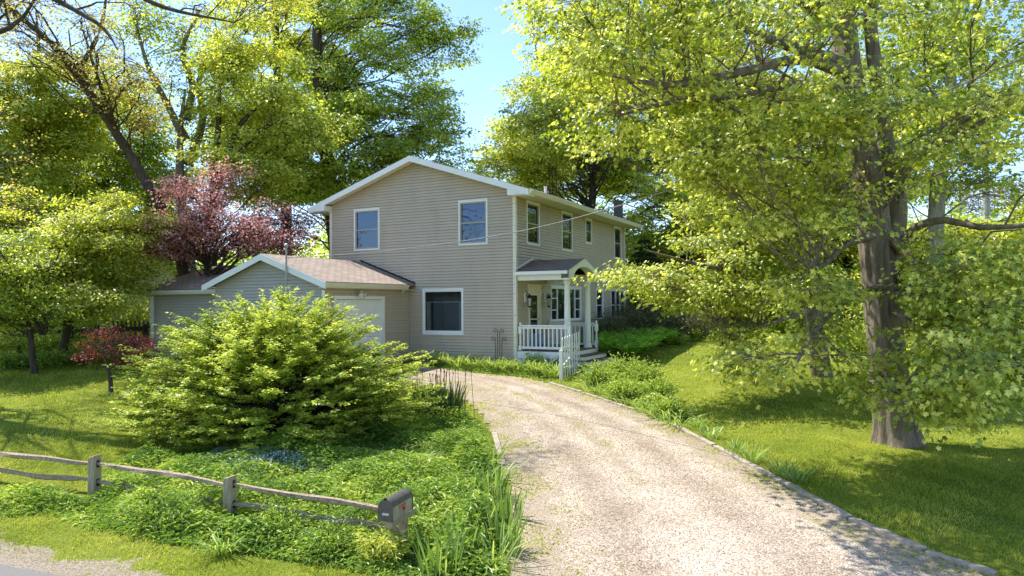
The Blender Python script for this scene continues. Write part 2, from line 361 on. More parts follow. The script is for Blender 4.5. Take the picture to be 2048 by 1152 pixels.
# ------------------------------------------------------------------ the house (local x out of the entrance side, local y to the back)
house = empty('house', HC, -YAW, 'two storey taupe sided house with low gable roof, attached garage and white columned entry porch', 'house')
def siding(top, a0, a1, z0, z1, holes, to3, course=.104, lip=.022):
    """lapped boards; top(z) gives the run at height z; to3(a, z, out)"""
    mb = MB(); n = int(math.ceil((z1-z0)/course))
    for k in range(n):
        b0, b1 = z0+k*course, min(z1, z0+(k+1)*course)
        cuts = sorted({b0, b1, *[z for h in holes for z in h[2:4] if b0 < z < b1]})
        for za, zb in zip(cuts, cuts[1:]):
            ra, rb = top(za+1e-4), top(zb-1e-4)
            if ra[1]-ra[0] < .02: continue
            runs = [(ra[0], ra[1])]
            for h in holes:
                if h[2] < zb-1e-6 and h[3] > za+1e-6:
                    nr = []
                    for s, e in runs:
                        if h[0] > s and h[1] < e: nr += [(s, h[0]), (h[1], e)]
                        elif h[0] <= s < h[1]: nr.append((h[1], e))
                        elif h[0] < e <= h[1]: nr.append((s, h[0]))
                        else: nr.append((s, e))
                    runs = nr
            wv = 1+.35*math.sin(k*12.9898+a0)*math.sin(k*4.1); oa, ob = lip*wv*(1-(za-b0)/course)+.002, lip*wv*(1-(zb-b0)/course)+.002
            for s, e in runs:
                s2 = rb[0] if s == ra[0] else s; e2 = rb[1] if e == ra[1] else e
                mb.face(to3(s, za, oa), to3(e, za, oa), to3(e2, zb, ob), to3(s2, zb, ob))
                if za == b0:                              # the shadow gap below the lap
                    zg = min(za+.0155, zb); mb.v[-4:-2] = [tuple(map(float, to3(s, zg, oa))), tuple(map(float, to3(e, zg, oa)))]
                    mb.face(to3(s, zg, -.012), to3(e, zg, -.012), to3(e, zg, oa), to3(s, zg, oa)); mb.face(to3(s, za, -.012), to3(e, za, -.012), to3(e, zg, -.012), to3(s, zg, -.012)); mb.face(to3(s, za, -.012), to3(e, za, -.012), to3(e, za, .002), to3(s, za, .002))
    return mb
g3 = lambda a, z, o: (a, -o, z)
r3 = lambda a, z, o: (o, a, z)
W, L, HE = 7.96, 11.83, 5.48
RX, RZ, SL = -3.98, 7.16, .333
GW = [(-2.205, -1.05, 3.89, 5.43), (-6.80, -5.61, 3.89, 5.43), (-3.72, -2.03, .774, 2.377)]
q = [wall_hit(*p, 'x', 0) for p in ((1169.9, 438.5), (1182.9, 489))]
RW = [(.85, 1.92, 3.905, 5.405), (3.96, 5.06, 3.90, 5.40), (q[0][1], q[1][1], q[1][2], 5.40), (10.23, 11.24, 3.905, 5.405),
      (7.73, 8.65, 1.13, 2.49), (9.65, 11.78, 1.13, 2.49), (2.86, 5.93, 1.17, 2.49), (.90, 1.95, .30, 2.47)]
inset = lambda h: (h[0]+.04, h[1]-.04, h[2]+.04, h[3]-.04)
def gtop(z):
    if z < 5.40: return (-W, 0.)
    w = (RZ-.17-z)/SL; return (max(-W, RX-w), min(0., RX+w))
siding(gtop, -W, 0, -.12, 6.99, [inset(h) for h in GW], g3).build('wall', M['siding'], house)
siding(lambda z: (0., L), 0, L, -.12, HE, [inset(h) for h in RW], r3).build('wall', M['siding'], house)
mb = MB()                                            # unseen back and far side, and the plinth
mb.box(-W, -.05, L-.12, L, -.4, HE); mb.box(-W, -W+.12, .02, L-.13, -.4, HE); mb.box(-W+.13, -.03, .03, L-.13, -1., -.121)
mb.face((-W, L, HE), (0, L, HE), (RX, L, 6.98)); mb.build('wall', M['siding'], house)
mb = MB(); mb.prism([(-.09, -.024), (.024, -.024), (.024, .09), (.0005, .09), (.0005, 0), (-.09, 0)], lambda a, b, t: (a, b, -.12+(HE-.045+.12)*t)); mb.build('corner_trim', M['cream'], house)
mb = MB(); mb.box(-W-.02, -W+.09, -.024, 0, 2.4, HE-.045); mb.build('corner_trim', M['cream'], house); mb = MB(); mb.box(0, .024, L-.09, L+.01, -.12, HE-.025); mb.build('corner_trim', M['cream'], house)
# main roof
def slope_face(mb, p0, p1, p2, p3):
    p = [np.array(k, float) for k in (p0, p1, p2, p3)]; e = unit(p[1]-p[0]); n = unit(np.cross(e, p[3]-p[0])); s = np.cross(n, e)
    mb.face(*p, uv=tuple((float((k-p[0])@e), float((k-p[0])@s)) for k in p))
def roof_slab(mb, x0, z0, x1, z1, ya, yb, th=.06):
    """sloping slab between the eave line x0,z0 and the ridge x1,z1"""
    a, b = (ya, yb) if x0 > x1 else (yb, ya)
    slope_face(mb, (x0, a, z0), (x0, b, z0), (x1, b, z1), (x1, a, z1))
    mb.face((x0, b, z0-th), (x0, a, z0-th), (x1, a, z1-th), (x1, b, z1-th))
    mb.face((x0, a, z0-th), (x0, b, z0-th), (x0, b, z0), (x0, a, z0))
    for y in (a, b):
        k = ((x0, y, z0-th), (x0, y, z0), (x1, y, z1), (x1, y, z1-th)); mb.face(*(k if y == b else k[::-1]))
rf = MB(); EX0, EX1 = .68, -W-.68; ez = RZ-SL*(EX0-RX)
roof_slab(rf, EX0, ez, RX, RZ, -.42, L+.4); roof_slab(rf, EX1, ez, RX, RZ, -.42, L+.4)
roof = rf.build('roof', M['shingle'], house)
for sgn in (1, -1):
    X = lambda d: RX+sgn*d
    for y0, y1 in ((-.445, -.41), (L+.38, L+.41)):
        MB().prism([(0, RZ-.012), (4.68, RZ-.012-SL*4.68), (4.68, RZ-.215-SL*4.68), (0, RZ-.215)], lambda a, b, t: (X(a), y0+(y1-y0)*t, b)).build('fascia', M['trim'], house)
    MB().prism([(0, RZ-.13), (4.1, RZ-.13-SL*4.1), (4.1, RZ-.15-SL*4.1), (0, RZ-.15)], lambda a, b, t: (X(a), -.409+.408*t, b)).build('soffit', M['cream'], house)
    zt = lambda d: RZ-.216-SL*d
    MB().prism([(3.9, HE-.04), (4.69, HE-.04), (4.69, zt(4.69)), (3.9, zt(3.9))], lambda a, b, t: (X(a), -.44+.438*t, b)).build('eave_return', M['trim'], house)
    mb = MB(); x0, x1 = sorted((X(4.0), X(4.66))); mb.box(x0, x1, .001, L+.38, HE-.02, HE+.005)
    for k in range(1, 30): mb.box(x0+.03, x1-.03, k*.4, k*.4+.012, HE-.026, HE-.0205)
    mb.build('soffit', M['cream'], house)
    MB().prism([(4.665, ez-.17), (4.74, ez-.17), (4.81, ez-.04), (4.81, ez-.02), (4.665, ez-.02)], lambda a, b, t: (X(a), -.40+(L+.78)*t, b)).build('gutter', M['cream'], house)
# roof furniture
p = wall_hit(1091, 373, 'x', -.45); zr_ = RZ-SL*(-.45-RX); MB().lathe((-.45, p[1], zr_-.1), [(.055, 0), (.055, p[2]-zr_+.06), (.065, p[2]-zr_+.065), (.065, p[2]-zr_+.1)], 12).build('vent_pipe', M['trim'], house)
p = wall_hit(1232, 400, 'y', 12.1); mb = MB(); mb.box(-.68, -.32, 12.25, 12.6, -.2, p[2]-.08); mb.box(-.71, -.29, 12.22, 12.63, p[2]-.079, p[2]); mb.box(-.66, -.34, L+.01, 12.249, -.2, 5.2)
mb.build('chimney', M['chimney'], house)
# windows
def window(h, to3, kind, name='window'):
    a0, a1, z0, z1 = h; t = .054
    def ring(mb, a0, a1, z0, z1, t, o0, o1):
        bx = lambda *k: MBbox(mb, to3, *k)
        bx(a0, a1, z1-t, z1, o0, o1); bx(a0, a1, z0, z0+t, o0, o1); bx(a0, a0+t, z0+t, z1-t, o0, o1); bx(a1-t, a1, z0+t, z1-t, o0, o1)
    mb = MB(); ring(mb, a0, a1, z0, z1, t, -.06, .032); MBbox(mb, to3, a0-.02, a1+.02, z1+.001, z1+.03, .0, .05)
    w = mb.build(name, M['trim'], house)
    i0, i1, k0, k1 = a0+t, a1-t, z0+t, z1-t; s = MB()
    if kind == 'hung':
        ring(s, i0+.001, i1-.001, k0+.001, k1-.001, .05, -.05, .012); zm = (k0+k1)/2; MBbox(s, to3, i0+.051, i1-.051, zm-.025, zm+.025, -.045, .004)
        s.build('sash', M['sash'], w)
    elif kind == 'fixed':
        ring(s, i0+.001, i1-.001, k0+.001, k1-.001, .035, -.05, .006); MBbox(s, to3, i0+.036, i1-.036, k0+.036, k0+.09, -.05, .002); s.build('sash', M['trim'], w)
    else:
        edges = [i0]+[i0+(i1-i0)*k for k in kind]+[i1]
        for j, (e0, e1) in enumerate(zip(edges, edges[1:])):
            s = MB(); ring(s, e0+.001, e1-.001, k0+.001, k1-.001, .034, -.05, .014)
            bars = (.45,) if len(kind) < 3 else ((.30, .66) if j in (0, 3) else ())
            for zz in bars: MBbox(s, to3, e0+.036, e1-.036, k0+(k1-k0)*zz, k0+(k1-k0)*zz+.035, -.045, .004)
            s.build('sash', M['trim'], w)
    g = MB(); g.face(to3(i0, k0, -.03), to3(i1, k0, -.03), to3(i1, k1, -.03), to3(i0, k1, -.03))
    g.build('pane', M['clear_pane' if kind == 'fixed' else 'pane'], w)
    return w
def MBbox(mb, to3, a0, a1, z0, z1, o0, o1):
    p, q = to3(a0, z0, o0), to3(a1, z1, o1)
    mb.box(min(p[0], q[0]), max(p[0], q[0]), min(p[1], q[1]), max(p[1], q[1]), min(p[2], q[2]), max(p[2], q[2]))
window(GW[0], g3, 'hung'); window(GW[1], g3, 'hung'); w = window(GW[2], g3, 'fixed')
a0, a1, z0, z1 = GW[2]; mb = MB()
for k in ((a0, a1, 1.4, 1.42, z0-.4, z1+.2), (a0-.5, a0-.48, .06, 1.4, z0-.4, z1+.2), (a1+.48, a1+.5, .06, 1.4, z0-.4, z1+.2), (a0-.5, a1+.5, .06, 1.42, z0-.45, z0-.4), (a0-.5, a1+.5, .06, 1.42, z1+.2, z1+.25)): mb.box(*k)
mb.build('room', M['room'], w)
mb = MB()
for s, e in ((a0+.10, a0+.27), (a1-.24, a1-.09)):
    n = 12
    for k in range(n):
        x = s+(e-s)*k/n; x2 = s+(e-s)*(k+1)/n; f = lambda j: .10+.03*math.sin(j*1.9)
        mb.face((x, f(k), z0+.1), (x2, f(k+1), z0+.1), (x2, f(k+1), z0+1.14), (x, f(k), z0+1.14))
mb.box(a0+.07, a1-.07, .075, .085, z0+1.14, z0+1.165); mb.build('curtain', M['curtain'], w)
for h in RW[:4]: window(h, r3, 'hung')
window(RW[4], r3, ()); window(RW[5], r3, (.345, .66)); window(RW[6], r3, (.2, .5, .8))
a0, a1, z0, z1 = RW[7]                                # entrance door
mb = MB(); MBbox(mb, r3, a0, a0+.09, z0, z1, -.06, .035); MBbox(mb, r3, a1-.09, a1, z0, z1, -.06, .035); MBbox(mb, r3, a0+.09, a1-.09, z1-.17, z1, -.06, .035)
mb.box(0, .06, a0-.03, a1+.03, z1+.001, z1+.05)
fr = mb.build('door_frame', M['cream'], house)
mb = MB(); b0, b1, zb = a0+.091, a1-.091, z1-.171
for k in ((b0, b0+.13, z0, zb), (b1-.13, b1, z0, zb), (b0+.13, b1-.13, zb-.16, zb), (b0+.13, b1-.13, z0, z0+.2), (b0+.13, b1-.13, z0+.98, z0+1.02)): MBbox(mb, r3, *k, -.05, .0)
dr = mb.build('door', M['cream'], house)
g = MB(); g.face(*[r3(a, z, -.02) for a, z in ((b0+.12, z0+.1), (b1-.12, z0+.1), (b1-.12, zb-.1), (b0+.12, zb-.1))]); g.build('pane', M['pane'], dr)
MB().tube([(.0, b1-.07, z0+1.0), (.05, b1-.07, z0+1.0), (.05, b1-.17, z0+1.0)], .012, 6).build('handle', M['black'], dr)
def lantern(y, z):
    mb = MB(); mb.box(.012, .06, y-.07, y+.07, z-.02, z+.30); o = mb.build('wall_lantern', M['trim'], house)
    mb = MB().lathe((.19, y, z-.1), [(.012, .36), (.03, .34), (.085, .25), (.10, .22), (.07, .215)], 8); mb.tube([(.06, y, z+.17), (.12, y, z+.30), (.19, y, z+.25)], .014, 6)
    for k in range(6): w = k*math.pi/3+.3; mb.tube([(.19+.085*math.cos(w), y+.085*math.sin(w), z+.12), (.19+.055*math.cos(w), y+.055*math.sin(w), z-.16)], .007, 5)
    mb.lathe((.19, y, z-.19), [(.01, -.03), (.06, 0), (.065, .02), (.01, .03)], 8); mb.build('lantern_cage', M['black'], o)
    MB().lathe((.19, y, z-.15), [(.045, 0), (.068, .25)], 8).build('lamp_glass', M['lamp_glass'], o)
lantern(.66, 1.92); lantern(2.3, 1.92)
MB().box(.02, .10, 6.9, 7.0, 3.0, 3.2).build('meter_box', M['trim'], house)
# ---- garage wing
def xtop(z, xa, xb, xr, zr, sl):
    w = (zr-z)/sl; return (max(xa, xr-w), min(xb, xr+w))
GX0, GX1, GY, GR, GZ, GS = -9.0, -4.3, -4.5, -6.65, 3.5, .36
gar = siding(lambda z: xtop(z, GX0, GX1, GR, GZ-.13, GS), GX0, GX1, -.6, GZ-.14, [], lambda a, z, o: (a, GY-o, z)).build('garage_wall', M['grey_siding'], house)
GD = (-4.08, -1.5, -.45, 2.13)
siding(lambda z: (GY, -.03), GY, 0, -.6, 2.48, [inset(GD)], lambda a, z, o: (GX1+o, a, z)).build('garage_wall', M['siding'], house)
MX0, MY0, MY1, MR, MZ, MS = -13.85, -3.25, 2.2, -.5, 3.5, .345
siding(lambda z: (MX0, GX0), MX0, GX0, -.7, 2.46, [], lambda a, z, o: (a, MY0-o, z)).build('garage_wall', M['grey_siding'], house)
mb = MB(); mb.box(MX0, MX0+.1, MY0+.01, MY1, -.9, 2.4); mb.box(GX0, GX0+.1, GY+.02, MY0-.03, -.9, 2.4); mb.box(MX0, -W-.01, MY1, MY1+.1, -.9, 2.4)
mb.box(MX0+.11, -W-.15, MY0+.05, MY1-.01, -1, -.601); mb.box(GX0+.11, GX1-.02, GY+.03, -.1, -1., -.601)
mb.face((MX0, MY0, 2.4), (MX0, MR, 3.38), (MX0, MY1, 2.4)); mb.build('garage_wall', M['grey_siding'], house)
mb = MB(); roof_slab(mb, -4.02, GZ-GS*2.63, GR, GZ, GY-.28, -.02); roof_slab(mb, -9.28, GZ-GS*2.63, GR, GZ, GY-.28, -.02); groof = mb.build('garage_roof', M['shingle'], house)
mb = MB(); e0 = MZ-MS*3.0; xl, xr = MX0-.3, -6.66
slope_face(mb, (xl, MR-3., e0), (xr, MR-3., e0), (xr, MR, MZ), (xl, MR, MZ)); xr2 = -W-.03
mb.face((xl, MR-3, e0-.05), (xl, MR, MZ-.05), (xr, MR, MZ-.05), (xr, MR-3, e0-.05)); mb.face((xl, MR-3, e0), (xl, MR, MZ), (xl, MR, MZ-.05), (xl, MR-3, e0-.05))
slope_face(mb, (xr2, MR+3, e0), (xl, MR+3, e0), (xl, MR, MZ-.002), (xr2, MR, MZ-.002)); mb.build('garage_roof', M['shingle'], house)
def rake(pts, fn, name, mat, par=house): return MB().prism(pts, fn).build(name, M[mat], par)
for sg in (1, -1):
    rake([(0, GZ-.012), (2.66, GZ-.012-GS*2.66), (2.66, GZ-.215-GS*2.66), (0, GZ-.215)], lambda a, b, t: (GR+sg*a, GY-.31+.028*t, b), 'garage_fascia', 'trim')
    rake([(0, GZ-.062), (2.6, GZ-.062-GS*2.6), (2.6, GZ-.09-GS*2.6), (0, GZ-.09)], lambda a, b, t: (GR+sg*a, GY-.281+.28*t, b), 'garage_soffit', 'trim')
ge = GZ-GS*2.63
rake([(0, ge-.17), (.06, ge-.17), (.13, ge-.05), (.13, ge-.03), (0, ge-.03)], lambda a, b, t: (-4.05+a, GY-.27+(4.24)*t, b), 'garage_gutter', 'cream')
MB().box(-4.29, -4.052, GY-.27, -.03, ge-.19, ge-.171).build('garage_soffit', M['cream'], house)
rake([(0, e0-.17), (.06, e0-.17), (.13, e0-.05), (.13, e0-.03), (0, e0-.03)], lambda a, b, t: (xl+(-9.0-xl)*t, MR-2.98-a, b), 'garage_gutter', 'trim')
MB().box(xl, -9.0, MR-2.95, MY0-.02, e0-.19, e0-.171).build('garage_soffit', M['trim'], house)
rake([(-3., e0-.055), (0, MZ-.055), (3, e0-.055), (3, e0-.2), (0, MZ-.2), (-3, e0-.2)], lambda a, b, t: (xl-.02+.05*t, MR+a, b), 'garage_fascia', 'trim')
MB().beam((GR+.15, -.035, GZ+.02), (-4.03, -.035, ge+.06), .05, .05).build('roof_flashing', M['black'], house)
mb = MB(); mb.tube([(xl+.25, MR-3.05, e0-.1), (MX0+.06, MY0-.09, e0-.35), (MX0+.06, MY0-.07, -.55), (MX0+.02, MY0-.25, -.7)], .05, 6); mb.build('downspout', M['trim'], house)
MB().tube([(-4.02, -.6, ge-.12), (GX1+.07, -.6, ge-.3), (GX1+.07, -.6, -.5)], .032, 6).build('downspout', M['cream'], house)
MB().box(MX0-.024, MX0+.09, MY0-.026, MY0, -.7, 2.3).build('corner_trim', M['trim'], house); MB().box(GX1-.08, GX1+.026, GY-.026, GY, -.6, 2.3).build('corner_trim', M['trim'], house)
a0, a1, z0, z1 = GD; t3 = lambda a, z, o: (GX1+o, a, z)
mb = MB(); MBbox(mb, t3, a0, a0+.1, z0, z1, -.1, .03); MBbox(mb, t3, a1-.1, a1, z0, z1, -.1, .03); MBbox(mb, t3, a0+.1, a1-.1, z1-.1, z1, -.1, .03); mb.build('garage_door_frame', M['trim'], house)
mb = MB()
for k in range(4):
    h0 = z0+(z1-.1-z0)*k/4; h1 = z0+(z1-.1-z0)*(k+1)/4-.012; MBbox(mb, t3, a0+.101, a1-.101, h0, h1, -.09, -.06)
    for j in range(4): s = (a1-a0-.2)/4; MBbox(mb, t3, a0+.1+s*j+.08, a0+.1+s*(j+1)-.08, h0+.09, h1-.09, -.0595, -.05)
MBbox(mb, t3, a0+.102, a1-.102, z0, z1-.101, -.14, -.12); mb.build('garage_door', M['trim'], house, bevel=.004)
y = -2.9; mb = MB(); mb.lathe((GX1+.14, y, 2.27), [(.05, 0), (.05, .03)], 10); mb.tube([(GX1+.14, y, 2.28), (GX1+.16, y, 2.20)], .02, 6); fl = mb.build('flood_light', M['cream'], house)
for d in (-.09, .09):
    c = np.array([GX1+.17, y+d, 2.17]); dr_ = unit(np.array([.8, d*4, -.35])); pr = [c-dr_*.07, c-dr_*.02, c+dr_*.05, c+dr_*.07]; MB().tube(pr, [.03, .055, .085, .08], 10).build('lamp_head', M['lamp_glass'], fl)
mx, my = -5.5, GY-.36                                  # service mast by the front gable of the garage
mb = MB(); mb.tube([(mx, my, 2.0), (mx, my, 3.62)], .028, 8); mb.lathe((mx, my, 3.6), [(.03, 0), (.06, .05), (.075, .09), (.06, .13), (.02, .16)], 10)
mb.box(mx-.06, mx+.06, my+.02, my+.05, 2.6, 2.64); mb.tube([(mx, my, 3.35), (mx+.12, my-.02, 3.3)], .02, 5); mb.build('service_mast', M['galv'], house)
# ---- entry porch
DZ = .29; PW, PY = 1.95, 2.5
mb = MB()
for k in range(int(PW/.145)): mb.box(.03+k*.145, .03+k*.145+.138, .03, PY, DZ-.03, DZ)
porch = mb.build('porch_deck', M['deck'], house)
mb = MB(); mb.box(.03, PW+.02, .0, .028, DZ-.26, DZ-.031); mb.box(PW-.005, PW+.02, .03, PY+.02, DZ-.24, DZ-.031); mb.box(.03, PW, PY, PY+.02, DZ-.26, DZ-.031)
for k in range(12): mb.box(.05+k*.16, .05+k*.16+.12, .008, .02, -.8, DZ-.261)
mb.build('porch_skirt', M['trim'], house)
ry, rz_ = 1.36, 3.37; rs = (rz_-2.93)/1.40; pe = rz_-rs*1.40
mb = MB(); tip = 1.93
for sg in (1, -1):
    pts = [(.01, ry+sg*1.40, pe), (tip, ry+sg*1.40, pe), (tip, ry, rz_), (.01, ry, rz_)]
    if sg < 0: slope_face(mb, *pts); mb.face(*[(a, b, c-.05) for a, b, c in pts[::-1]])
    else: slope_face(mb, pts[1], pts[0], pts[3], pts[2]); mb.face(*[(a, b, c-.05) for a, b, c in (pts[0], pts[1], pts[2], pts[3])])
mb.build('porch_roof', M['porch_shingle'], house)
arc = [(ry+1.02*math.cos(t), 2.66+.42*math.sin(t)) for t in np.linspace(0, math.pi, 19)]
half = [(ry+1.42, pe-.012), (ry, rz_-.012), (ry-1.42, pe-.012), (ry-1.42, pe-.30), (ry-1.02, pe-.30)]
mb = MB()                                             # arched gable board: two halves so every face stays flat and convex enough
outer = [(ry+1.42*math.cos(t), 0) for t in np.linspace(0, math.pi, 19)]
roofz = lambda yy: rz_-.012-rs*abs(yy-ry)
for k in range(18):
    (ya, za), (yb, zb) = arc[k], arc[k+1]
    for x in (tip-.02, tip+.02): mb.face((x, ya, za), (x, yb, zb), (x, yb, roofz(yb)), (x, ya, roofz(ya)))
    mb.face((tip-.30, ya, za), (tip-.30, yb, zb), (tip+.02, yb, zb), (tip+.02, ya, za))
for sg in (1, -1):
    y0, y1 = sorted((ry+sg*1.021, ry+sg*1.42))
    for x in (tip-.02, tip+.02): mb.face((x, y0, 2.62), (x, y1, 2.62), (x, y1, roofz(y1)), (x, y0, roofz(y0)))
    mb.box(tip-.30, tip+.018, y0, y1, 2.615, 2.66)
mb.build('porch_gable', M['trim'], house)
for sg in (1, -1):
    y0, y1 = sorted((ry+sg*1.10, ry+sg*1.30)); mb = MB(); mb.box(.03, tip-.31, y0, y1, 2.62, 2.84); mb.build('porch_beam', M['trim'], house)
    y0, y1 = sorted((ry+sg*1.402, ry+sg*1.47)); mb = MB(); mb.box(.01, tip-.03, y0, y1, pe-.13, pe-.02); mb.build('porch_gutter', M['trim'], house)
mb = MB(); mb.box(.03, tip-.32, ry-1.09, ry+1.09, 2.80, 2.82); mb.build('porch_ceiling', M['cream'], house)
MB().beam((.03, ry-1.46, pe+.06), (.03, ry-.05, rz_+.06), .03, .05).build('roof_flashing', M['trim'], house)
for y in (.46, 2.34):
    MB().lathe((1.66, y, DZ), [(.155, 0), (.155, .05), (.13, .06), (.125, .10), (.112, .12), (.108, .8), (.092, 2.19), (.105, 2.20), (.11, 2.25), (.13, 2.26), (.13, 2.325)], 24).build('porch_column', M['trim'], house, smooth=False)
def newel(x, y, z, h):
    mb = MB(); mb.box(x-.05, x+.05, y-.05, y+.05, z, z+.33); mb.box(x-.05, x+.05, y-.05, y+.05, z+h-.38, z+h-.14)
    mb.lathe((x, y, z), [(.05, .33), (.03, .36), (.045, .42), (.03, .5), (.036, .6), (.03, h-.44), (.048, h-.38)], 10)
    mb.lathe((x, y, z+h-.14), [(.05, 0), (.025, .02), (.045, .07), (.03, .12), (.004, .14)], 10); mb.build('newel_post', M['trim'], house)
def rail(p, q, z, n):
    p = np.array(p); q = np.array(q); d = q-p
    mb = MB(); mb.beam((*p, z+.84), (*q, z+.84), .09, .05); mb.beam((*p, z+.77), (*q, z+.77), .04, .06); mb.beam((*p, z+.11), (*q, z+.11), .04, .08)
    o = mb.build('railing', M['trim'], house)
    for k in range(n):
        c = p+d*(k+.5)/n; MB().box(c[0]-.02, c[0]+.02, c[1]-.02, c[1]+.02, z+.15, z+.74).build('baluster', M['trim'], o)
newel(.11, .09, DZ-.18, 1.12); newel(1.88, .09, DZ-.1, 1.05); newel(1.88, 2.62, DZ-.1, 1.05); newel(.11, 2.62, DZ, 1.0)
rail((.17, .09), (1.82, .09), DZ-.02, 11); rail((.17, 2.62), (1.82, 2.62), DZ, 10)
for k in range(4):
    zt = DZ-.15*(k+1)+.15-.15; x0 = PW+.03+.34*k
    if k == 3: x0 += .0
    mb = MB(); mb.box(x0-.33 if k else x0-.03, x0+.36, .25-.12*k, 2.42, zt-.035+.0, zt); st_ = mb.build('step_tread', M['deck'], house)
    mb = MB(); mb.box(x0+.30, x0+.335, .27-.12*k, 2.40, zt-.16, zt-.036); mb.box(x0-.30, x0+.299, .27-.12*k, .30-.12*k, zt-.6, zt-.037); mb.box(x0-.30, x0+.299, 2.38, 2.40, zt-.6, zt-.037); mb.build('step_riser', M['trim'], house)
# things standing on the porch and by the wall
b = wor(.62, .42, DZ); mb = MB()
o = empty('cushion', b, -YAW+.15, 'blue and white patterned cushion propped on the porch behind the railing', 'cushion')
mb = MB(); mb.prism([(-.27, .02), (.27, 0), (.29, .27), (.26, .54), (-.26, .56), (-.29, .28)], lambda a, b_, t: (a, -.08+.16*t, b_)); mb.build('cushion_cover', M['blue_cloth'], o, bevel=.05, smooth=True)
tr = empty('garden_trellis', wor(-.55, -.24, -.35), -YAW, 'thin rusty iron trellis with four curled tops leaning by the gable wall', 'trellis')
mb = MB()
for sx, h, sg in ((-.13, 1.02, -1), (-.045, 1.28, -1), (.045, 1.28, 1), (.13, 1.02, 1)):
    pts = [(sx*.8, 0, 0), (sx, .03, h)]
    for t in np.linspace(0, 2.2*math.pi, 20): r = .085*(1-t/9); pts.append((sx+sg*(.085-r*math.cos(t)), .03, h+r*math.sin(t)))
    mb.tube(pts, .011, 5)
mb.build('iron_frame', M['rust'], tr)
# picket gate, standing open beside the steps
a, b = G(1123, 762), G(1158, 746); d = unit(b-a); ln = np.linalg.norm((b-a)[:2])
gt = empty('picket_gate', a, math.atan2(d[1], d[0]), 'white picket gate standing open beside the porch steps at the drive edge', 'gate')
MB().box(-.06, .05, -.05, .05, -.3, .93).build('gate_post', M['trim'], gt, bevel=.006)
for k in range(8):
    x = .13+k*(ln-.1)/7; h = 1.30+.02*k
    MB().prism([(-.035, .05+.04*k/7), (.035, .05+.04*k/7), (.035, h-.05), (0, h), (-.035, h-.05)], lambda a_, b_, t: (x+a_, -.012+.022*t, b_)).build('picket', M['trim'], gt)
mb = MB(); mb.box(.06, ln+.1, .012, .045, .30, .38); mb.box(.06, ln+.1, .012, .045, .92, 1.0); mb.beam((.1, .03, .38), (ln+.05, .03, .92), .03, .06); mb.build('gate_rail', M['trim'], gt)
# ------------------------------------------------------------------ ground, drive and road
DR_L = [(1015, 1152), (1008, 1110), (1018, 1060), (1010, 1010), (1000, 940), (985, 880), (955, 830), (915, 795), (870, 775), (800, 770), (720, 790), (640, 800)]
DR_R = [(1985, 1152), (1850, 1100), (1700, 1035), (1550, 958), (1430, 893), (1340, 848), (1270, 820), (1165, 785), (1100, 766), (1040, 753), (960, 741), (900, 735), (860, 733), (800, 735), (700, 745), (640, 760)]
LP = [G(*p) for p in DR_L]; RP = [G(*p) for p in DR_R]
nearL, nearR = np.array([-.6, 6.6, 0]), np.array([8.2, 5.0, 0])
DRIVE = [nearL]+LP+RP[::-1]+[nearR]
RD0, RD1 = G(0, 1118), G(172, 1152); rdv = unit((RD1-RD0)[:2]); rdn = np.array([rdv[1], -rdv[0]]); rdn = rdn if rdn[1] < 0 else -rdn
def road_side(x, y): return (np.asarray(x)-RD0[0])*rdn[0]+(np.asarray(y)-RD0[1])*rdn[1]     # > 0 on the road
def grid(x0, x1, y0, y1, s):
    xs = np.arange(x0, x1+s/2, s); ys = np.arange(y0, y1+s/2, s); X, Y = np.meshgrid(xs, ys); nx = len(xs)
    i = (np.arange(len(ys)-1)[:, None]*nx+np.arange(nx-1)).ravel()
    return X.ravel(), Y.ravel(), np.stack([i, i+1, i+nx+1, i+nx], 1)
def ground_mat():
    m, nt, N, L, out = new_mat('lawn'); v = coords(N, L); p = N('ShaderNodeBsdfPrincipled')
    a = ramp(N, [(.3, (.11, .145, .02)), (.5, (.19, .235, .03)), (.7, (.30, .32, .06))]); L(noise(N, L, v, .55, 6, .65), a.inputs[0])
    f = ramp(N, [(.3, (.45, .5, .4)), (.7, (1.3, 1.25, 1.1))]); L(noise(N, L, v, 28, 5, .8), f.inputs[0])
    c = mix(N, L, 1., a.outputs[0], f.outputs[0], 'MULTIPLY')
    d = ramp(N, [(.62, (0, 0, 0)), (.70, (1, 1, 1))]); L(noise(N, L, v, 1.3, 6, .75), d.inputs[0])
    c = mix(N, L, mix(N, L, .55, (0, 0, 0), d.outputs[0]), c, (.13, .105, .05))
    at_ = N('ShaderNodeAttribute'); at_.attribute_name = 'verge'
    k = N('ShaderNodeMath'); k.operation = 'MULTIPLY_ADD'; k.inputs[1].default_value = 1.1; L(noise(N, L, v, 2.6, 6, .75), k.inputs[0]); L(at_.outputs['Fac'], k.inputs[2])
    g = ramp(N, [(.95, (0, 0, 0)), (1.22, (1, 1, 1))]); L(k.outputs[0], g.inputs[0])
    grv = ramp(N, [(.3, (.13, .10, .06)), (.5, (.33, .27, .20)), (.7, (.55, .48, .39))]); L(noise(N, L, v, 30, 5, .8), grv.inputs[0])
    c = mix(N, L, g.outputs[0], c, grv.outputs[0])
    L(c, p.inputs['Base Color']); p.inputs['Roughness'].default_value = .95; p.inputs['Specular IOR Level'].default_value = .1
    b = N('ShaderNodeBump'); b.inputs['Strength'].default_value = .8; b.inputs['Distance'].default_value = .05
    L(noise(N, L, v, 34, 5, .8), b.inputs['Height']); L(b.outputs[0], p.inputs['Normal']); L(p.outputs[0], out.inputs[0]); return m
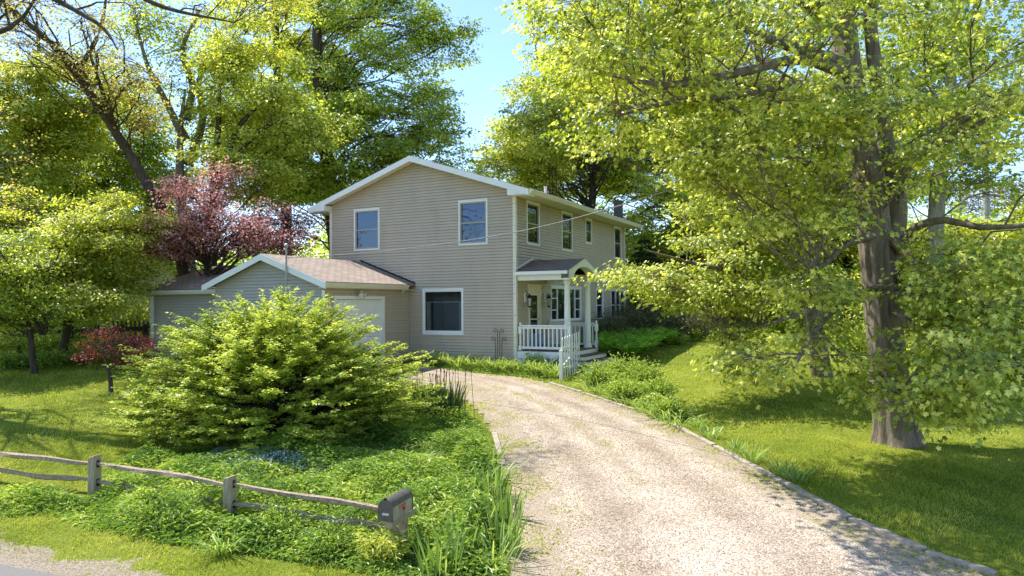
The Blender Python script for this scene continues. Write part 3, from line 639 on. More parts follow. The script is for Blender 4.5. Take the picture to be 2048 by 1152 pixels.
def drive_mat():
    m, nt, N, L, out = new_mat('pale gravel'); v = coords(N, L); p = N('ShaderNodeBsdfPrincipled')
    vo = N('ShaderNodeTexVoronoi'); vo.inputs['Scale'].default_value = 46; vo.inputs['Randomness'].default_value = 1; L(v, vo.inputs['Vector'])
    sep = N('ShaderNodeSeparateColor'); L(vo.outputs['Color'], sep.inputs[0])
    r = ramp(N, [(0, (.25, .20, .16)), (.25, (.39, .322, .262)), (.55, (.475, .40, .335)), (.85, (.57, .495, .425)), (1, (.69, .63, .56))]); L(sep.outputs[0], r.inputs[0])
    gap = ramp(N, [(.0, (1, 1, 1)), (.55, (.92, .9, .88)), (.95, (.45, .4, .36))]); L(vo.outputs['Distance'], gap.inputs[0])
    c = mix(N, L, .5, r.outputs[0], mix(N, L, 1., r.outputs[0], gap.outputs[0], 'MULTIPLY'))
    big = ramp(N, [(.35, (.80, .76, .70)), (.65, (1.05, 1.03, 1.0))]); L(noise(N, L, v, .9, 5, .65), big.inputs[0]); c = mix(N, L, 1., c, big.outputs[0], 'MULTIPLY')
    a = N('ShaderNodeAttribute'); a.attribute_name = 'worn'                 # 1 at the edges and along the middle strip
    tk = N('ShaderNodeAttribute'); tk.attribute_name = 'rut'; tm = N('ShaderNodeMath'); tm.operation = 'MULTIPLY'; L(tk.outputs['Fac'], tm.inputs[0]); L(noise(N, L, v, 1.6, 5, .7), tm.inputs[1])
    c = mix(N, L, tm.outputs[0], c, mix(N, L, 1., c, (.66, .63, .60), 'MULTIPLY'))
    def band(scale, lo, hi, src, col, cc, amp=1., most=1.):
        k = N('ShaderNodeMath'); k.operation = 'MULTIPLY_ADD'; k.inputs[1].default_value = amp; L(noise(N, L, v, scale, 6, .78), k.inputs[0]); L(src, k.inputs[2])
        g = ramp(N, [(lo, (0, 0, 0)), (hi, (most, most, most))]); L(k.outputs[0], g.inputs[0]); return mix(N, L, g.outputs[0], cc, col)
    c = band(2.2, .86, 1.12, a.outputs['Fac'], (.27, .215, .15), c, 1., .62)
    c = band(6, 1.0, 1.16, a.outputs['Fac'], (.17, .20, .04), c, 1., .85)
    L(c, p.inputs['Base Color']); p.inputs['Roughness'].default_value = .95; p.inputs['Specular IOR Level'].default_value = .15
    b = N('ShaderNodeBump'); b.inputs['Strength'].default_value = .7; b.inputs['Distance'].default_value = .018; b.invert = True
    L(vo.outputs['Distance'], b.inputs['Height']); L(b.outputs[0], p.inputs['Normal']); L(p.outputs[0], out.inputs[0]); return m
X, Y, F = grid(-60, 60, 1, 76, .5)
far = np.array([(-400, 1), (-60, 1), (-60, 76), (-400, 500), (400, 500), (60, 76), (60, 1), (400, 1), (-400, -120), (400, -120), (-60, 1), (60, 1)], float)
n0 = len(X); XX = np.concatenate([X, far[:, 0]]); YY = np.concatenate([Y, far[:, 1]])
me = bpy.data.meshes.new('lawn'); fl = [tuple(map(int, f)) for f in F]+[(n0, n0+1, n0+2, n0+3), (n0+3, n0+2, n0+5, n0+4), (n0+6, n0+7, n0+4, n0+5), (n0+8, n0+9, n0+7, n0+6, n0+1, n0)]
me.from_pydata(np.column_stack([XX, YY, gz(XX, YY)-np.where(np.arange(len(XX)) >= n0, .25, 0)]).tolist(), [], fl); me.update()
at_ = me.attributes.new('verge', 'FLOAT', 'POINT'); vg = np.clip(1-np.abs(road_side(XX, YY)+.05)/.6, 0, 1); at_.data.foreach_set('value', np.where(np.abs(XX) > 59, 0, vg).astype(np.float32))
tag(link('lawn', me, ground_mat()), kind='structure')
def seg_dist(x, y, line):
    P = np.array(line)[:, :2]; d = np.full(len(x), 1e9)
    for a, b in zip(P, P[1:]):
        ab = b-a; t = np.clip(((x-a[0])*ab[0]+(y-a[1])*ab[1])/(ab@ab+1e-9), 0, 1); d = np.minimum(d, np.hypot(x-a[0]-t*ab[0], y-a[1]-t*ab[1]))
    return d
LL, RR = [nearL]+LP, [nearR]+RP
X, Y, F = grid(-9, 13, 4.5, 27, .16); ins = inpoly(X, Y, DRIVE); k = ins[F].all(1)
# snap-free edge: keep cells inside, the ragged rim is hidden by turf
me = bpy.data.meshes.new('driveway'); used = np.unique(F[k]); mp = -np.ones(len(X), int); mp[used] = np.arange(len(used))
x, y = X[used], Y[used]; dl, dr_ = seg_dist(x, y, LL), seg_dist(x, y, RR); de = np.minimum(dl, dr_)
worn = np.maximum(np.clip(.96-dl/1.6, 0, .96), np.clip(.80-dr_/1.7, 0, .80))+.52*np.exp(-((dl-(dl+dr_)*.50)/.36)**2)*np.clip((y-9)/4, 0, 1)
me.from_pydata(np.column_stack([x, y, gz(x, y)+.02]).tolist(), [], mp[F[k]].tolist()); me.update()
rt_ = me.attributes.new('rut', 'FLOAT', 'POINT'); fr_ = dl/(dl+dr_); rt_.data.foreach_set('value', (1.6*np.exp(-((fr_-.32)/.07)**2)+1.6*np.exp(-((fr_-.70)/.07)**2)).astype(np.float32))
at_ = me.attributes.new('worn', 'FLOAT', 'POINT'); at_.data.foreach_set('value', worn.astype(np.float32))
drv = tag(link('driveway', me, drive_mat()), kind='structure')
X, Y, F = grid(-30, 26, -2, 22, .4); k = (road_side(X, Y)[F] > 0).all(1) & (road_side(X, Y)[F] < 7).all(1)
c0 = np.array([RD0[0], RD0[1]])
V = []; Fq = []; ts = np.arange(-40, 60, .5)
for t in ts:
    w = .12+.02*math.sin(t*2.1)+.015*math.sin(t*5.3)
    for s in (w, 1.5, 6.5): p = c0+rdv*t+rdn*s; V.append((p[0], p[1], float(gz(p[0], p[1]))+.022))
for j in range(len(ts)-1):
    for s in (0, 1): a = j*3+s; Fq.append((a, a+1, a+4, a+3))
me = bpy.data.meshes.new('road'); me.from_pydata(V, [], Fq); me.update(); tag(link('road', me, M['asphalt']), kind='structure')
# loose stones on the drive
n = 9000; P = scatter(DRIVE, n*2); P = P[(P[:, 1] < 19)][:n]; n = len(P)
oc = np.array([(1, 0, 0), (0, 1, 0), (-1, 0, 0), (0, -1, 0), (0, 0, .8), (0, 0, -.5)]); of = np.array([(0, 1, 4), (1, 2, 4), (2, 3, 4), (3, 0, 4)])
s = R.uniform(.006, .014, (n, 1, 1)); w = R.uniform(0, 6.28, n); rot = np.stack([np.stack([np.cos(w), -np.sin(w), 0*w], 1), np.stack([np.sin(w), np.cos(w), 0*w], 1), np.stack([0*w, 0*w, 1+0*w], 1)], 1)
V = np.einsum('nij,kj->nki', rot, oc)*s*R.uniform(.6, 1.3, (n, 1, 3))+(P+np.array([0, 0, .024]))[:, None, :]
stone = leaf_mat('loose stone', st((.20, .16, .12), (.42, .35, .29), (.68, .62, .55)), 0., 1, .9, .1)
tag(link('gravel', mesh_np('gravel', V.reshape(-1, 3), (of[None]+(np.arange(n)*6)[:, None, None]).reshape(-1, 3), np.repeat(R.uniform(0, 1, n), 4)), stone), kind='stuff')
# edging along the drive
def edging(pts, label, w=.11, h=.08):
    for a, b in zip(pts, pts[1:]):
        a, b = G(*a), G(*b); mb = MB(); c = a*0+a; d = unit(b-a); a = a+d*.02; b = b-d*.02
        up = np.array([0, 0, .022]); mb.beam(a+up-c, b+up-c, w, h, jit=.011, seg=6)
        o = mb.build('edging_stone', M['concrete'], None, bevel=.008); o.location = tuple(c); tag(o, label.pop(0), 'edging', 'edging pieces along the gravel drive')
edging([(1100, 768), (1165, 787), (1270, 823)], ['pale edging piece below the white picket gate', 'edging piece in front of the lily bed at the drive bend'])
edging([(1345, 851), (1430, 895), (1550, 960), (1700, 1040), (1850, 1107), (1995, 1155)],
       ['edging piece at the near end of the lily bed', 'edging piece beside the tufts of grass lilies on the drive edge', 'edging piece between drive and lawn where the tree shade begins', 'mossy edging piece in the tree shade along the lower drive', 'lowest right edging piece, cut by the bottom of the frame'])
edging([(988, 868), (1006, 935)], ['short edging piece beside the iris bed left of the drive'])
# ------------------------------------------------------------------ grass blades
BED_L = [G(*p) for p in ((-60, 1000), (60, 985), (180, 1000), (215, 935), (330, 905), (470, 890), (650, 895), (760, 830), (850, 790), (890, 790), (950, 840), (985, 885), (1000, 960), (1008, 1020), (1000, 1110), (1000, 1152), (960, 1175), (800, 1170), (690, 1140), (520, 1112), (330, 1088), (180, 1060), (100, 1030), (-60, 1040))]
hx = lambda P: np.stack([(P[:, :2]-HC[:2])@EX[:2], (P[:, :2]-HC[:2])@EY[:2]], 1)
def in_house(P):
    q = hx(P); return ((q[:, 0] < .1) & (q[:, 0] > -8) & (q[:, 1] > -.1)) | ((q[:, 0] < -4.2) & (q[:, 0] > -13.9) & (q[:, 1] > -4.6)) | ((q[:, 0] > -.1) & (q[:, 0] < 3.4) & (q[:, 1] > 0) & (q[:, 1] < 2.5))
def lawn_patch(n, y0, y1, hgt, wid):
    y = np.sqrt(R.uniform(y0*y0, y1*y1, n)); x = R.uniform(-.76, .76, n)*y; P = np.column_stack([x, y, gz(x, y)])
    keep = ~inpoly(x, y, DRIVE) & ~in_house(P) & (road_side(x, y) < -.05)
    thin = np.clip(-road_side(x, y)/.9, .12, 1); keep &= R.uniform(0, 1, n) < thin
    keep |= inpoly(x, y, DRIVE) & (np.minimum(seg_dist(x, y, LL), seg_dist(x, y, RR)) < R.exponential(.16, n)) & (R.uniform(0, 1, n) < .8)
    return P[keep]
Ps, Hs, Ws = [], [], []
for n, y0, y1, h_, w_ in ((230000, 8.2, 15, .05, .006), (150000, 15, 24, .055, .010), (90000, 24, 45, .06, .018)):
    P = lawn_patch(n, y0, y1, h_, w_); Ps.append(P); Hs.append(h_*R.uniform(.4, 1.35, len(P))*np.clip(.95+.45*np.sin(P[:, 0]*2.9+1)*np.sin(P[:, 1]*2.3)+.3*np.sin(P[:, 0]*8+P[:, 1]*3), .4, 2)); Ws.append(np.full(len(P), w_))
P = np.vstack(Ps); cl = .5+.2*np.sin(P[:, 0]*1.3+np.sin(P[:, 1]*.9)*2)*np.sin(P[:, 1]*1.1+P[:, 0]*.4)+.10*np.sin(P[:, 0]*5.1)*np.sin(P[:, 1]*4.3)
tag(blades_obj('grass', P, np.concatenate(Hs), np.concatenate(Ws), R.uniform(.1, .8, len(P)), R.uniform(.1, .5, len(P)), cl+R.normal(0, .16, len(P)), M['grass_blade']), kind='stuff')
# tufts of weed in the drive: along both rims and the middle strip
n = 90000; P = scatter(DRIVE, n); x, y = P[:, 0], P[:, 1]; dl, dr_ = seg_dist(x, y, LL), seg_dist(x, y, RR)
pat = np.sin(x*3.1+1)*np.sin(y*2.7)+.6*np.sin(x*7.7)*np.sin(y*6.1+.5)
pr = np.exp(-(dl/.85)**2)*1.2+np.exp(-(dr_/.50)**2)*1.15+.40*np.exp(-((dl-(dl+dr_)*.5)/.28)**2)*np.clip((y-11)/3, 0, 1)
k = R.uniform(0, 1, n) < pr*np.clip(.35+.9*pat, 0, 1); P = P[k]; m = len(P)
a = R.uniform(0, 6.28, m); D = np.stack([np.cos(a), np.sin(a), R.uniform(.1, .9, m)], 1)
tag(leaves_obj('weeds', P+np.array([0, 0, .02]), D, np.tile([0, 0, 1.], (m, 1))+R.normal(0, .3, (m, 3)), R.uniform(.02, .06, m), R.uniform(.2, 1, m), LONG, M['grass_blade']), kind='stuff')
# ------------------------------------------------------------------ beds and small plants
def cover(name, poly, n, h, size, mat, tmpl=RHOMB, seed=0, mound=.6, kind='stuff', steps=1, tl=.5, per=1):
    P = scatter(poly, n); x, y = P[:, 0], P[:, 1]; k = 1.9
    f = .55+.45*mound*(np.sin(x*k+1.1*np.sin(y*1.3+seed))*np.sin(y*k*1.1+seed)+.5*np.sin(x*4.3+seed)*np.sin(y*4.7))
    ed = np.clip(seg_dist(x, y, list(poly)+[poly[0]])/.45, .15, 1); t = R.uniform(0, 1, n)**.6
    P[:, 2] += h*np.clip(f, .15, 1.2)*ed*t
    fd_ = seg_dist(x, y, [G(440, 1045), G(806, 1108)]); P[:, 2] = gz(x, y)+(P[:, 2]-gz(x, y))*np.clip(fd_/.45, .3, 1)
    a = R.uniform(0, 6.28, n); D = np.stack([np.cos(a), np.sin(a), R.normal(.05, .3, n)], 1); U = np.array([0, 0, 1.])+R.normal(0, .4, (n, 3))
    pat = np.sin(x*2.3+seed)*np.sin(y*2.9)+.5*np.sin(x*7+y*5)
    return tag(leaves_obj(name, P, D, U, size*R.uniform(.5, 1.2, n), tl+.16*pat+R.normal(0, .16, n)+.12*(t-.6), tmpl, M[mat]), kind=kind)
cover('ground_cover', BED_L, 80000, .50, .095, 'cover', LONG, 1, .9)
def clump(name, label, base, n, h, w, lean, bend, mat, r=.2, cat='plant', group=None, stalks=0, tl=.5):
    base = np.asarray(base, float); o = empty(name, base, 0, label, cat, group)
    a = R.uniform(0, 6.28, n); rr = r*np.sqrt(R.uniform(0, 1, n)); P = np.stack([rr*np.cos(a), rr*np.sin(a), 0*a-.02], 1); out = np.stack([np.cos(a+R.normal(0, .5, n)), np.sin(a+R.normal(0, .5, n)), 0*a], 1)
    blades_obj('leaves', P, h*R.uniform(.55, 1.15, n), w*R.uniform(.7, 1.2, n), lean*R.uniform(.3, 1.6, n), bend*R.uniform(.4, 1.5, n), tl+R.normal(0, .2, n), M[mat], o, out)
    if stalks:
        mb = MB()
        for k in range(stalks):
            q = np.array([R.normal(0, r*.6), R.normal(0, r*.6), 0]); e = q+np.array([R.normal(0, .08), R.normal(0, .08), h*R.uniform(1., 1.25)]); mb.tube([q, (q+e)/2, e], [.006, .006, .005], 4); mb.tube([e, e+np.array([0, .01, .04]), e+np.array([0, .01, .08])], [.006, .014, .003], 5)
        mb.build('flower_stalks', M['rust'], o)
    return o
GI = 'iris clumps along the gravel drive'
for k, (px, py, nn, hh, lab) in enumerate([
        (1000, 1105, 60, .62, 'tall iris clump at the drive edge nearest the frame bottom'), (1010, 1040, 50, .55, 'iris clump beside the narrowest grass strip of the drive edge'),
        (985, 1000, 60, .60, 'upright iris clump leaning over the gravel edge'), (955, 1075, 60, .60, 'broad iris clump one step in from the drive edge'),
        (915, 1120, 60, .62, 'iris clump to the right below the mailbox'), (960, 940, 40, .42, 'shorter iris clump halfway up the left bed'),
        (880, 1150, 50, .6, 'iris clump cut by the bottom edge below the mailbox'), (930, 890, 40, .38, 'low iris clump below the dark bluish iris clump')]):
    clump('iris_clump', lab, G(px, py), nn, hh, .03, .12, .16, 'blade', .24, group=GI)
for px, py in ((862, 842), (895, 838)):
    clump('iris_clump', ('dark bluish iris clump with brown flower stalks, left one of two' if px < 880 else 'dark bluish iris clump with brown flower stalks, the one nearer the drive'), G(px, py), 150, .92, .030, .13, .12, 'dark_blade', .34, group='dark iris clumps', stalks=14)
for px, py, nn, hh, tl_, lab in [(975, 925, 70, .55, .75, 'bright lily clump at the drive edge halfway along the left bed'), (945, 985, 80, .6, .7, 'bright lily clump between the edging piece and the mailbox'), (995, 965, 60, .5, .6, 'lily clump bending over the short edging piece'), (930, 1030, 70, .6, .55, 'lily clump in the thick of the iris bed'),
        (860, 1090, 80, .6, .6, 'lily clump just right of the mailbox post foot'), (985, 1140, 70, .65, .7, 'lily clump in the lower corner of the bed by the drive'), (905, 925, 70, .5, .7, 'lily clump above the mailbox towards the dark irises')]:
    clump('lily_clump', lab, G(px, py), nn//2, hh-.02, .024, .4, .6, 'blade', .26, group='bright lilies along the left drive edge', tl=tl_)
GLI = 'arching lily clumps in the left bed'
for px, py, hh, lab in [(815, 955, .55, 'arching lily clump behind the mailbox with pale drooping blades'), (870, 905, .42, 'arching lily clump below the dark irises'), (905, 960, .38, 'small lily clump in the middle of the left bed'),
                    (445, 1105, .36, 'lily clump in front of the fence post by the road verge'), (840, 1000, .40, 'lily clump right behind the mailbox post')]:
    clump('lily_clump', lab, G(px, py), 80, hh, .022, .45, .65, 'blade', .14, group=GLI, tl=.65)
def bush(name, label, base, r, h, n, size, mat, tmpl=RHOMB, cat='bush', group=None, stem='brown_twig', tl=.5, nst=16, flat=.25):
    """leafy bush: stems fanning from the base, leaves along them"""
    base = np.asarray(base, float); o = empty(name, base, 0, label, cat, group)
    a = R.uniform(0, 6.28, nst); rr = r*R.uniform(.2, 1, nst)**.7; e = np.stack([rr*np.cos(a), rr*np.sin(a), h*(1-.45*(rr/r)**2)*R.uniform(.7, 1.08, nst)], 1)
    b = e*np.array([.12, .12, 0]); mid = e*np.array([.45, .45, .62]); T = np.stack([b, mid, e], 1)
    V, F = tubes_np(T, np.tile(np.array([.012, .009, .004]), (nst, 1)), 4); link('stems', mesh_np('stems', V, F), M['dark_bark'], o)
    i = R.integers(0, nst, n); t = R.uniform(.12, 1.02, n)[:, None]; P = (1-t)**2*b[i]+2*t*(1-t)*mid[i]+t*t*e[i]; P = P+R.normal(0, 1, (n, 3))*np.array([.18*r, .18*r, .11*h]); P[:, 2] = np.maximum(P[:, 2], .02)
    D = P*np.array([1, 1, .4])/r+R.normal(0, .5, (n, 3)); U = np.array([0, 0, 1.])+R.normal(0, .4, (n, 3))
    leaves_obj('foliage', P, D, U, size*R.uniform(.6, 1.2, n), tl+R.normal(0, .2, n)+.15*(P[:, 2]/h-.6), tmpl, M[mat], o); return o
bush('variegated_bush', 'lime and cream variegated bush at the foot of the mailbox post', G(760, 1128), .34, .42, 900, .085, 'lime', LONG)
bush('leafy_plant', 'small yellow tipped plant in the irises right of the mailbox', G(905, 1048), .14, .30, 130, .09, 'lime', LONG, 'plant')
for px, py, r, h, lab in [(560, 1075, .5, .42, 'leafy green bush under the lower fence rail between post and mailbox'), (330, 1060, .6, .45, 'leafy green bush in front of the fence between the two posts'), (665, 1110, .45, .4, 'leafy green bush on the verge left of the variegated bush'),
                     (800, 880, .5, .4, 'leafy green bush in the shade right of the big shrub'), (880, 985, .42, .34, 'leafy green bush among the lilies above the mailbox')]:
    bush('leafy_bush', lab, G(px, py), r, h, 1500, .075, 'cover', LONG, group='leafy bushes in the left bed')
EDGE = [G(*p) for p in ((905, 880), (945, 865), (970, 885), (985, 905), (1002, 960), (1012, 1020), (1004, 1110), (1004, 1165), (850, 1170), (850, 1110), (900, 1060), (910, 980), (890, 920))]
cover('tall_ground_cover', EDGE, 18000, .78, .12, 'cover', LONG, 9, .9, tl=.46)
cover('tall_ground_cover', [G(*p) for p in ((230, 1000), (460, 1045), (760, 1100), (760, 1145), (560, 1118), (330, 1085), (215, 1055))], 15000, .58, .11, 'cover', LONG, 4, .9, tl=.52)
# pale blue flowers under the shrub
FM = [G(*p) for p in ((350, 940), (420, 905), (540, 900), (640, 915), (715, 920), (690, 955), (560, 960), (470, 985), (400, 975))]
cover('forget_me_nots', FM, 11000, .42, .034, 'petal', RHOMB, 3, tl=.5)
# bed along the gable wall and lilies at the drive bend
BW = [wor(*p) for p in ((-3.6, -.08, 0), (-.1, -.08, 0), (1.9, -.1, 0), (2.1, -1.1, 0), (1.0, -1.35, 0), (-1.0, -1.25, 0), (-3.4, -1.0, 0))]
cover('bed_plants', BW, 11000, .5, .09, 'cover', LONG, 5, tl=.55)
wl = ['nearest the garage', 'under the square window', 'below the window corner', 'left of the iron trellis', 'beneath the iron trellis', 'right of the iron trellis', 'under the porch railing', 'near the gate post', 'at the house corner']
for k, (u, v) in enumerate([(-3.1, -.7), (-2.5, -.55), (-1.9, -.6), (-1.3, -.55), (-.6, -.6), (-.1, -.7), (1.1, -.75), (1.75, -1.0), (.45, -.6)]):
    p = wor(u, v, 0); p[2] = float(gz(p[0], p[1])); clump('lily_clump', 'green lily clump in the bed along the gable wall, '+wl[k], p, 130, .62, .03, .4, .55, 'blade', .24, group='lily clumps by the house wall', tl=.78)
p = wor(.75, -.3, 0); p[2] = float(gz(p[0], p[1])); bush('grey_leaf_plant', 'tall grey green leafy plant at the house corner before the railing', p, .34, .62, 700, .12, 'blade', LONG, 'plant', tl=.8)
p = wor(1.3, -.25, 0); p[2] = float(gz(p[0], p[1])); clump('lily_clump', 'dark green grassy clump under the middle of the porch railing', p, 110, .75, .026, .3, .4, 'dark_blade', .2, group='lily clumps by the house wall', tl=.6)
p = wor(2.62, -.75, 0); p[2] = float(gz(p[0], p[1])); bush('small_plant', 'slender green plant growing in front of the picket gate', p, .17, .62, 170, .08, 'cover', LONG, 'plant', tl=.5)
for k, (px, py, r_, h_) in enumerate([(1200, 775, .5, .62), (1245, 765, .55, .7), (1290, 775, .5, .66), (1250, 800, .45, .5), (1315, 800, .42, .5), (1345, 835, .34, .36)]):
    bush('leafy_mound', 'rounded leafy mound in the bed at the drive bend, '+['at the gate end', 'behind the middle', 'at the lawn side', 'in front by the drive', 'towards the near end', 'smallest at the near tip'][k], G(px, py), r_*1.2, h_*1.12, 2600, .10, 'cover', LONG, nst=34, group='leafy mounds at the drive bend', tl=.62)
LB = [G(*p) for p in ((1172, 775), (1200, 752), (1250, 750), (1300, 765), (1345, 800), (1365, 845), (1320, 845), (1270, 815), (1215, 800))]
cover('bed_plants', LB, 6500, .62, .11, 'cover', LONG, 6, tl=.6)
ll = ['left end', 'back left', 'front left', 'front middle', 'back middle', 'middle', 'back right', 'front right', 'right end', 'far back', 'near end by the edging', 'nearest tip']
for k, (px, py) in enumerate([(1188, 782), (1210, 770), (1225, 792), (1258, 808), (1245, 772), (1285, 790), (1290, 772), (1300, 820), (1325, 810), (1268, 762), (1335, 838), (1360, 850)]):
    clump('lily_clump', 'arching bright lily clump in the bed at the drive bend, '+ll[k], G(px, py), 70, .52, .024, .5, .95, 'blade', .30, group='lily clumps at the drive bend', tl=.82)
for px, py, h, lab in [(1395, 858, .3, 'first'), (1420, 878, .34, 'second'), (1470, 908, .38, 'third'), (1503, 922, .36, 'fourth'), (1560, 948, .34, 'fifth'), (1590, 962, .32, 'sixth')]:
    clump('grass_lily', lab+' grassy lily tuft along the right drive edging, counted from the house', G(px, py), 60, h, .018, .35, .45, 'blade', .17, group='tufts on the right drive edging', tl=.6)
# ferns and dark yews along the entrance side
fl_ = ['beside the steps', 'behind the steps', 'in front, nearest the lawn', 'in the front row middle', 'against the wall', 'middle of the bed', 'front right', 'back middle', 'far front', 'far back', 'by the yews', 'last before the dark shrubs']
for k, (u, v) in enumerate([(3.0, 2.9), (2.2, 2.9), (3.15, 3.6), (3.0, 4.4), (1.0, 3.4), (1.9, 3.9), (2.9, 5.3), (1.7, 4.9), (2.9, 6.2), (1.9, 6.0), (2.6, 7.0), (3.1, 7.6)]):
    p = wor(u, v, 0); p[2] = float(gz(p[0], p[1])); o = empty('fern', p, 0, 'bright green fern in the bed along the entrance wall, '+fl_[k], 'fern', 'ferns beside the house')
    nf = 34; a = R.uniform(0, 6.28, nf); ln = R.uniform(.9, 1.25, nf); le = R.uniform(.25, .8, nf); t = np.linspace(.15, 1, 16)
    d = np.stack([np.cos(a), np.sin(a), 0*a], 1); PP = d[:, None, :]*(ln*le)[:, None, None]*(t+.4*t*t)[None, :, None]*.8; PP[..., 2] = ln[:, None]*(t-.35*t**3*(le[:, None]+.2))*.9
    tg = np.gradient(PP, axis=1); sd = np.stack([-np.sin(a), np.cos(a), 0*a], 1)[:, None, :].repeat(16, 1)
    A, Dd, Sz = [], [], []
    for sg in (1, -1): A.append(PP.reshape(-1, 3)); Dd.append((sd*sg+unit(tg)*.5+R.normal(0, .08, PP.shape)).reshape(-1, 3)); Sz.append((np.sin(np.pi*np.clip(t, .1, .97))[None]*.17*ln[:, None]+.02).ravel())
    A = np.vstack(A); m = len(A); leaves_obj('fronds', A, np.vstack(Dd), np.array([0, 0, 1.])+R.normal(0, .25, (m, 3)), np.concatenate(Sz), R.normal(.5, .2, m), LONG, M['fern'], o)
yl = ['nearest the ferns', 'under the triple window', 'below the far window', 'at the back, half hidden', 'at the far house corner', 'at the lawn side']
for k, (u, v, r, h) in enumerate([(1.1, 6.3, .9, 1.3), (1.5, 7.9, 1.3, 1.75), (1.4, 9.6, 1.2, 1.9), (3.0, 9.1, 1.3, 1.6), (1.6, 11.6, 1.3, 1.9), (3.4, 11.2, 1.3, 1.6)]):
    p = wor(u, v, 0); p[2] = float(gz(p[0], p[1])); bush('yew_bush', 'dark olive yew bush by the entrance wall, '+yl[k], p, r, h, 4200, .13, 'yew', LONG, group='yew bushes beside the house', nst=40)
for k, (u, v, r, h) in enumerate([(3.4, 8.3, .5, .5), (3.6, 9.6, .5, .6)]):
    p = wor(u, v, 0); p[2] = float(gz(p[0], p[1])); bush('leafy_bush', ('low leafy bush edging the lawn before the yews' if k == 0 else 'pale leafy bush at the far tip of the shaded bed'), p, r, h, 800, .09, 'mid_leaf', group='low bushes at the bed edge')
# ------------------------------------------------------------------ fence and mailbox
b1, b2, bm = G(189, 988), G(460, 1034), G(806, 1096)
fd = unit((b2-b1)*np.array([1, 1, 0])); b0 = b1-fd*3.0; b0[2] = float(gz(*b0[:2])); ang = math.atan2(fd[1], fd[0])
fence = empty('split_rail_fence', b1, 0, 'old grey split rail fence along the road verge ending at the mailbox', 'fence')
def post(b, h):
    mb = MB(); c = b-b1; w = .075
    mb.prism([(-w, -w), (w, -w), (w, w), (-w, w)], lambda a, q, t: (c[0]+(a*math.cos(ang)-q*math.sin(ang))*(1-.05*t), c[1]+(a*math.sin(ang)+q*math.cos(ang))*(1-.05*t), c[2]-.3+(h+.3)*t+(.02*a/w if t else 0)))
    o = mb.build('post', M['post_wood'], fence, bevel=.012)
    m2 = MB()
    for zz in (.19, .49):
        for sg in (1, -1): q = c+fd*sg*.0765; m2.beam(q+np.array([0, 0, zz-.055]), q+np.array([0, 0, zz+.065]), .055, .004, up=fd)
    m2.build('rail_hole', M['dark_wood'], o)
post(b0, .66); post(b1, .62); post(b2, .60)
def rail_(p, q, z0, z1, sag=.0):
    mb = MB(); c0 = p-b1; c1 = q-b1; n = 12; ii = len(mb.v)
    pts = [c0+(c1-c0)*t+np.array([0, 0, z0+(z1-z0)*t-sag*4*t*(1-t)+.012*math.sin(t*9+z0*30)])+np.array([.012*math.sin(t*11+z1*20), .01*math.cos(t*7), 0]) for t in np.linspace(0, 1, n)]
    sdv = np.cross(fd, [0, 0, 1])
    for k, pnt in enumerate(pts):
        tp = .55+.45*min(1, min(k, n-1-k)/2.2)
        for a_, b_ in ((-.04, -.028), (.0, -.045), (.042, -.024), (.042, .028), (.004, .04), (-.036, .024)): mb.v.append(tuple(pnt+sdv*a_*tp*(1+.25*R.uniform(-1, 1))+np.array([0, 0, b_*tp*(1+.25*R.uniform(-1, 1))])))
    for k in range(n-1):
        for j in range(6): a_, b_ = k*6+j, k*6+(j+1) % 6; mb.f.append((a_, b_, b_+6, a_+6))
    mb.f.append(tuple(range(6))[::-1]); mb.f.append(tuple(range((n-1)*6, n*6))); mb.build('rail', M['old_wood'], fence)
sh = np.array([0, 0, 0.])
rail_(b0+fd*.04, b1-fd*.04, .51, .50, .025); rail_(b0+fd*.04, b1-fd*.04, .20, .21, .015); rail_(b1+fd*.03, b2-fd*.03, .49, .47, -.02); rail_(b1+fd*.03, b2-fd*.03, .21, .20, .03)
rail_(b2+fd*.03, bm+fd*.02, .48, .46, -.01); rail_(b2+fd*.03, bm-fd*.06, .20, .23, -.01)
# mailbox
B = bm.copy(); dv_ = unit((at(765, 1040, 9.0)-at(812, 1015, 9.62))*np.array([1, 1, 0])); ma = math.atan2(dv_[1], dv_[0])
ps = empty('mailbox_post', B, ma, 'pale timber post with arm and slanted brace carrying the mailbox', 'post')
MB().box(-.05, .05, -.05, .05, -.3, .62).build('upright', M['post_wood'], ps, bevel=.006)
MB().box(-.30, .40, -.0465, .0465, .375, .455).build('arm', M['post_wood'], ps, bevel=.006)
MB().beam((.052, 0, .10), (.30, 0, .372), .085, .06).build('brace', M['post_wood'], ps)
mbx = empty('mailbox', B+np.array([0, 0, .49]), ma, 'weathered black domed mailbox with red flag and a pale sticker on its door', 'mailbox')
def dome(w, hs, n=14): return [(-w, 0), (w, 0)]+[(w*math.cos(t), hs+w*math.sin(t)) for t in np.linspace(0, math.pi, n)]
BL0, BL1, WB, HSD = -.08, .47, .10, .175
mb = MB(); D_ = dome(WB, HSD)
mb.prism([(-WB, 0), (WB, 0), (WB, HSD), (-WB, HSD)], lambda a, b, t: (BL0+(BL1-BL0)*t, a, b)); mb.build('side_wall', M['box_side'], mbx, bevel=.004)
mb = MB(); mb.prism([(WB*1.02*math.cos(t), HSD+.001+WB*1.02*math.sin(t)) for t in np.linspace(0, math.pi, 16)], lambda a, b, t: (BL0-.004+(BL1-BL0+.008)*t, a, b))
for xx in (.12, .22): mb.prism([(WB*1.035*math.cos(t), HSD+.001+WB*1.035*math.sin(t)) for t in np.linspace(0, math.pi, 16)], lambda a, b, t: (xx+.014*t, a, b))
o = mb.build('domed_top', M['box_paint'], mbx)
mb = MB(); mb.prism(dome(WB*1.06, HSD*1.0), lambda a, b, t: (BL1+.006+.014*t, a, b-.004)); d = mb.build('door', M['box_paint'], mbx, bevel=.003)
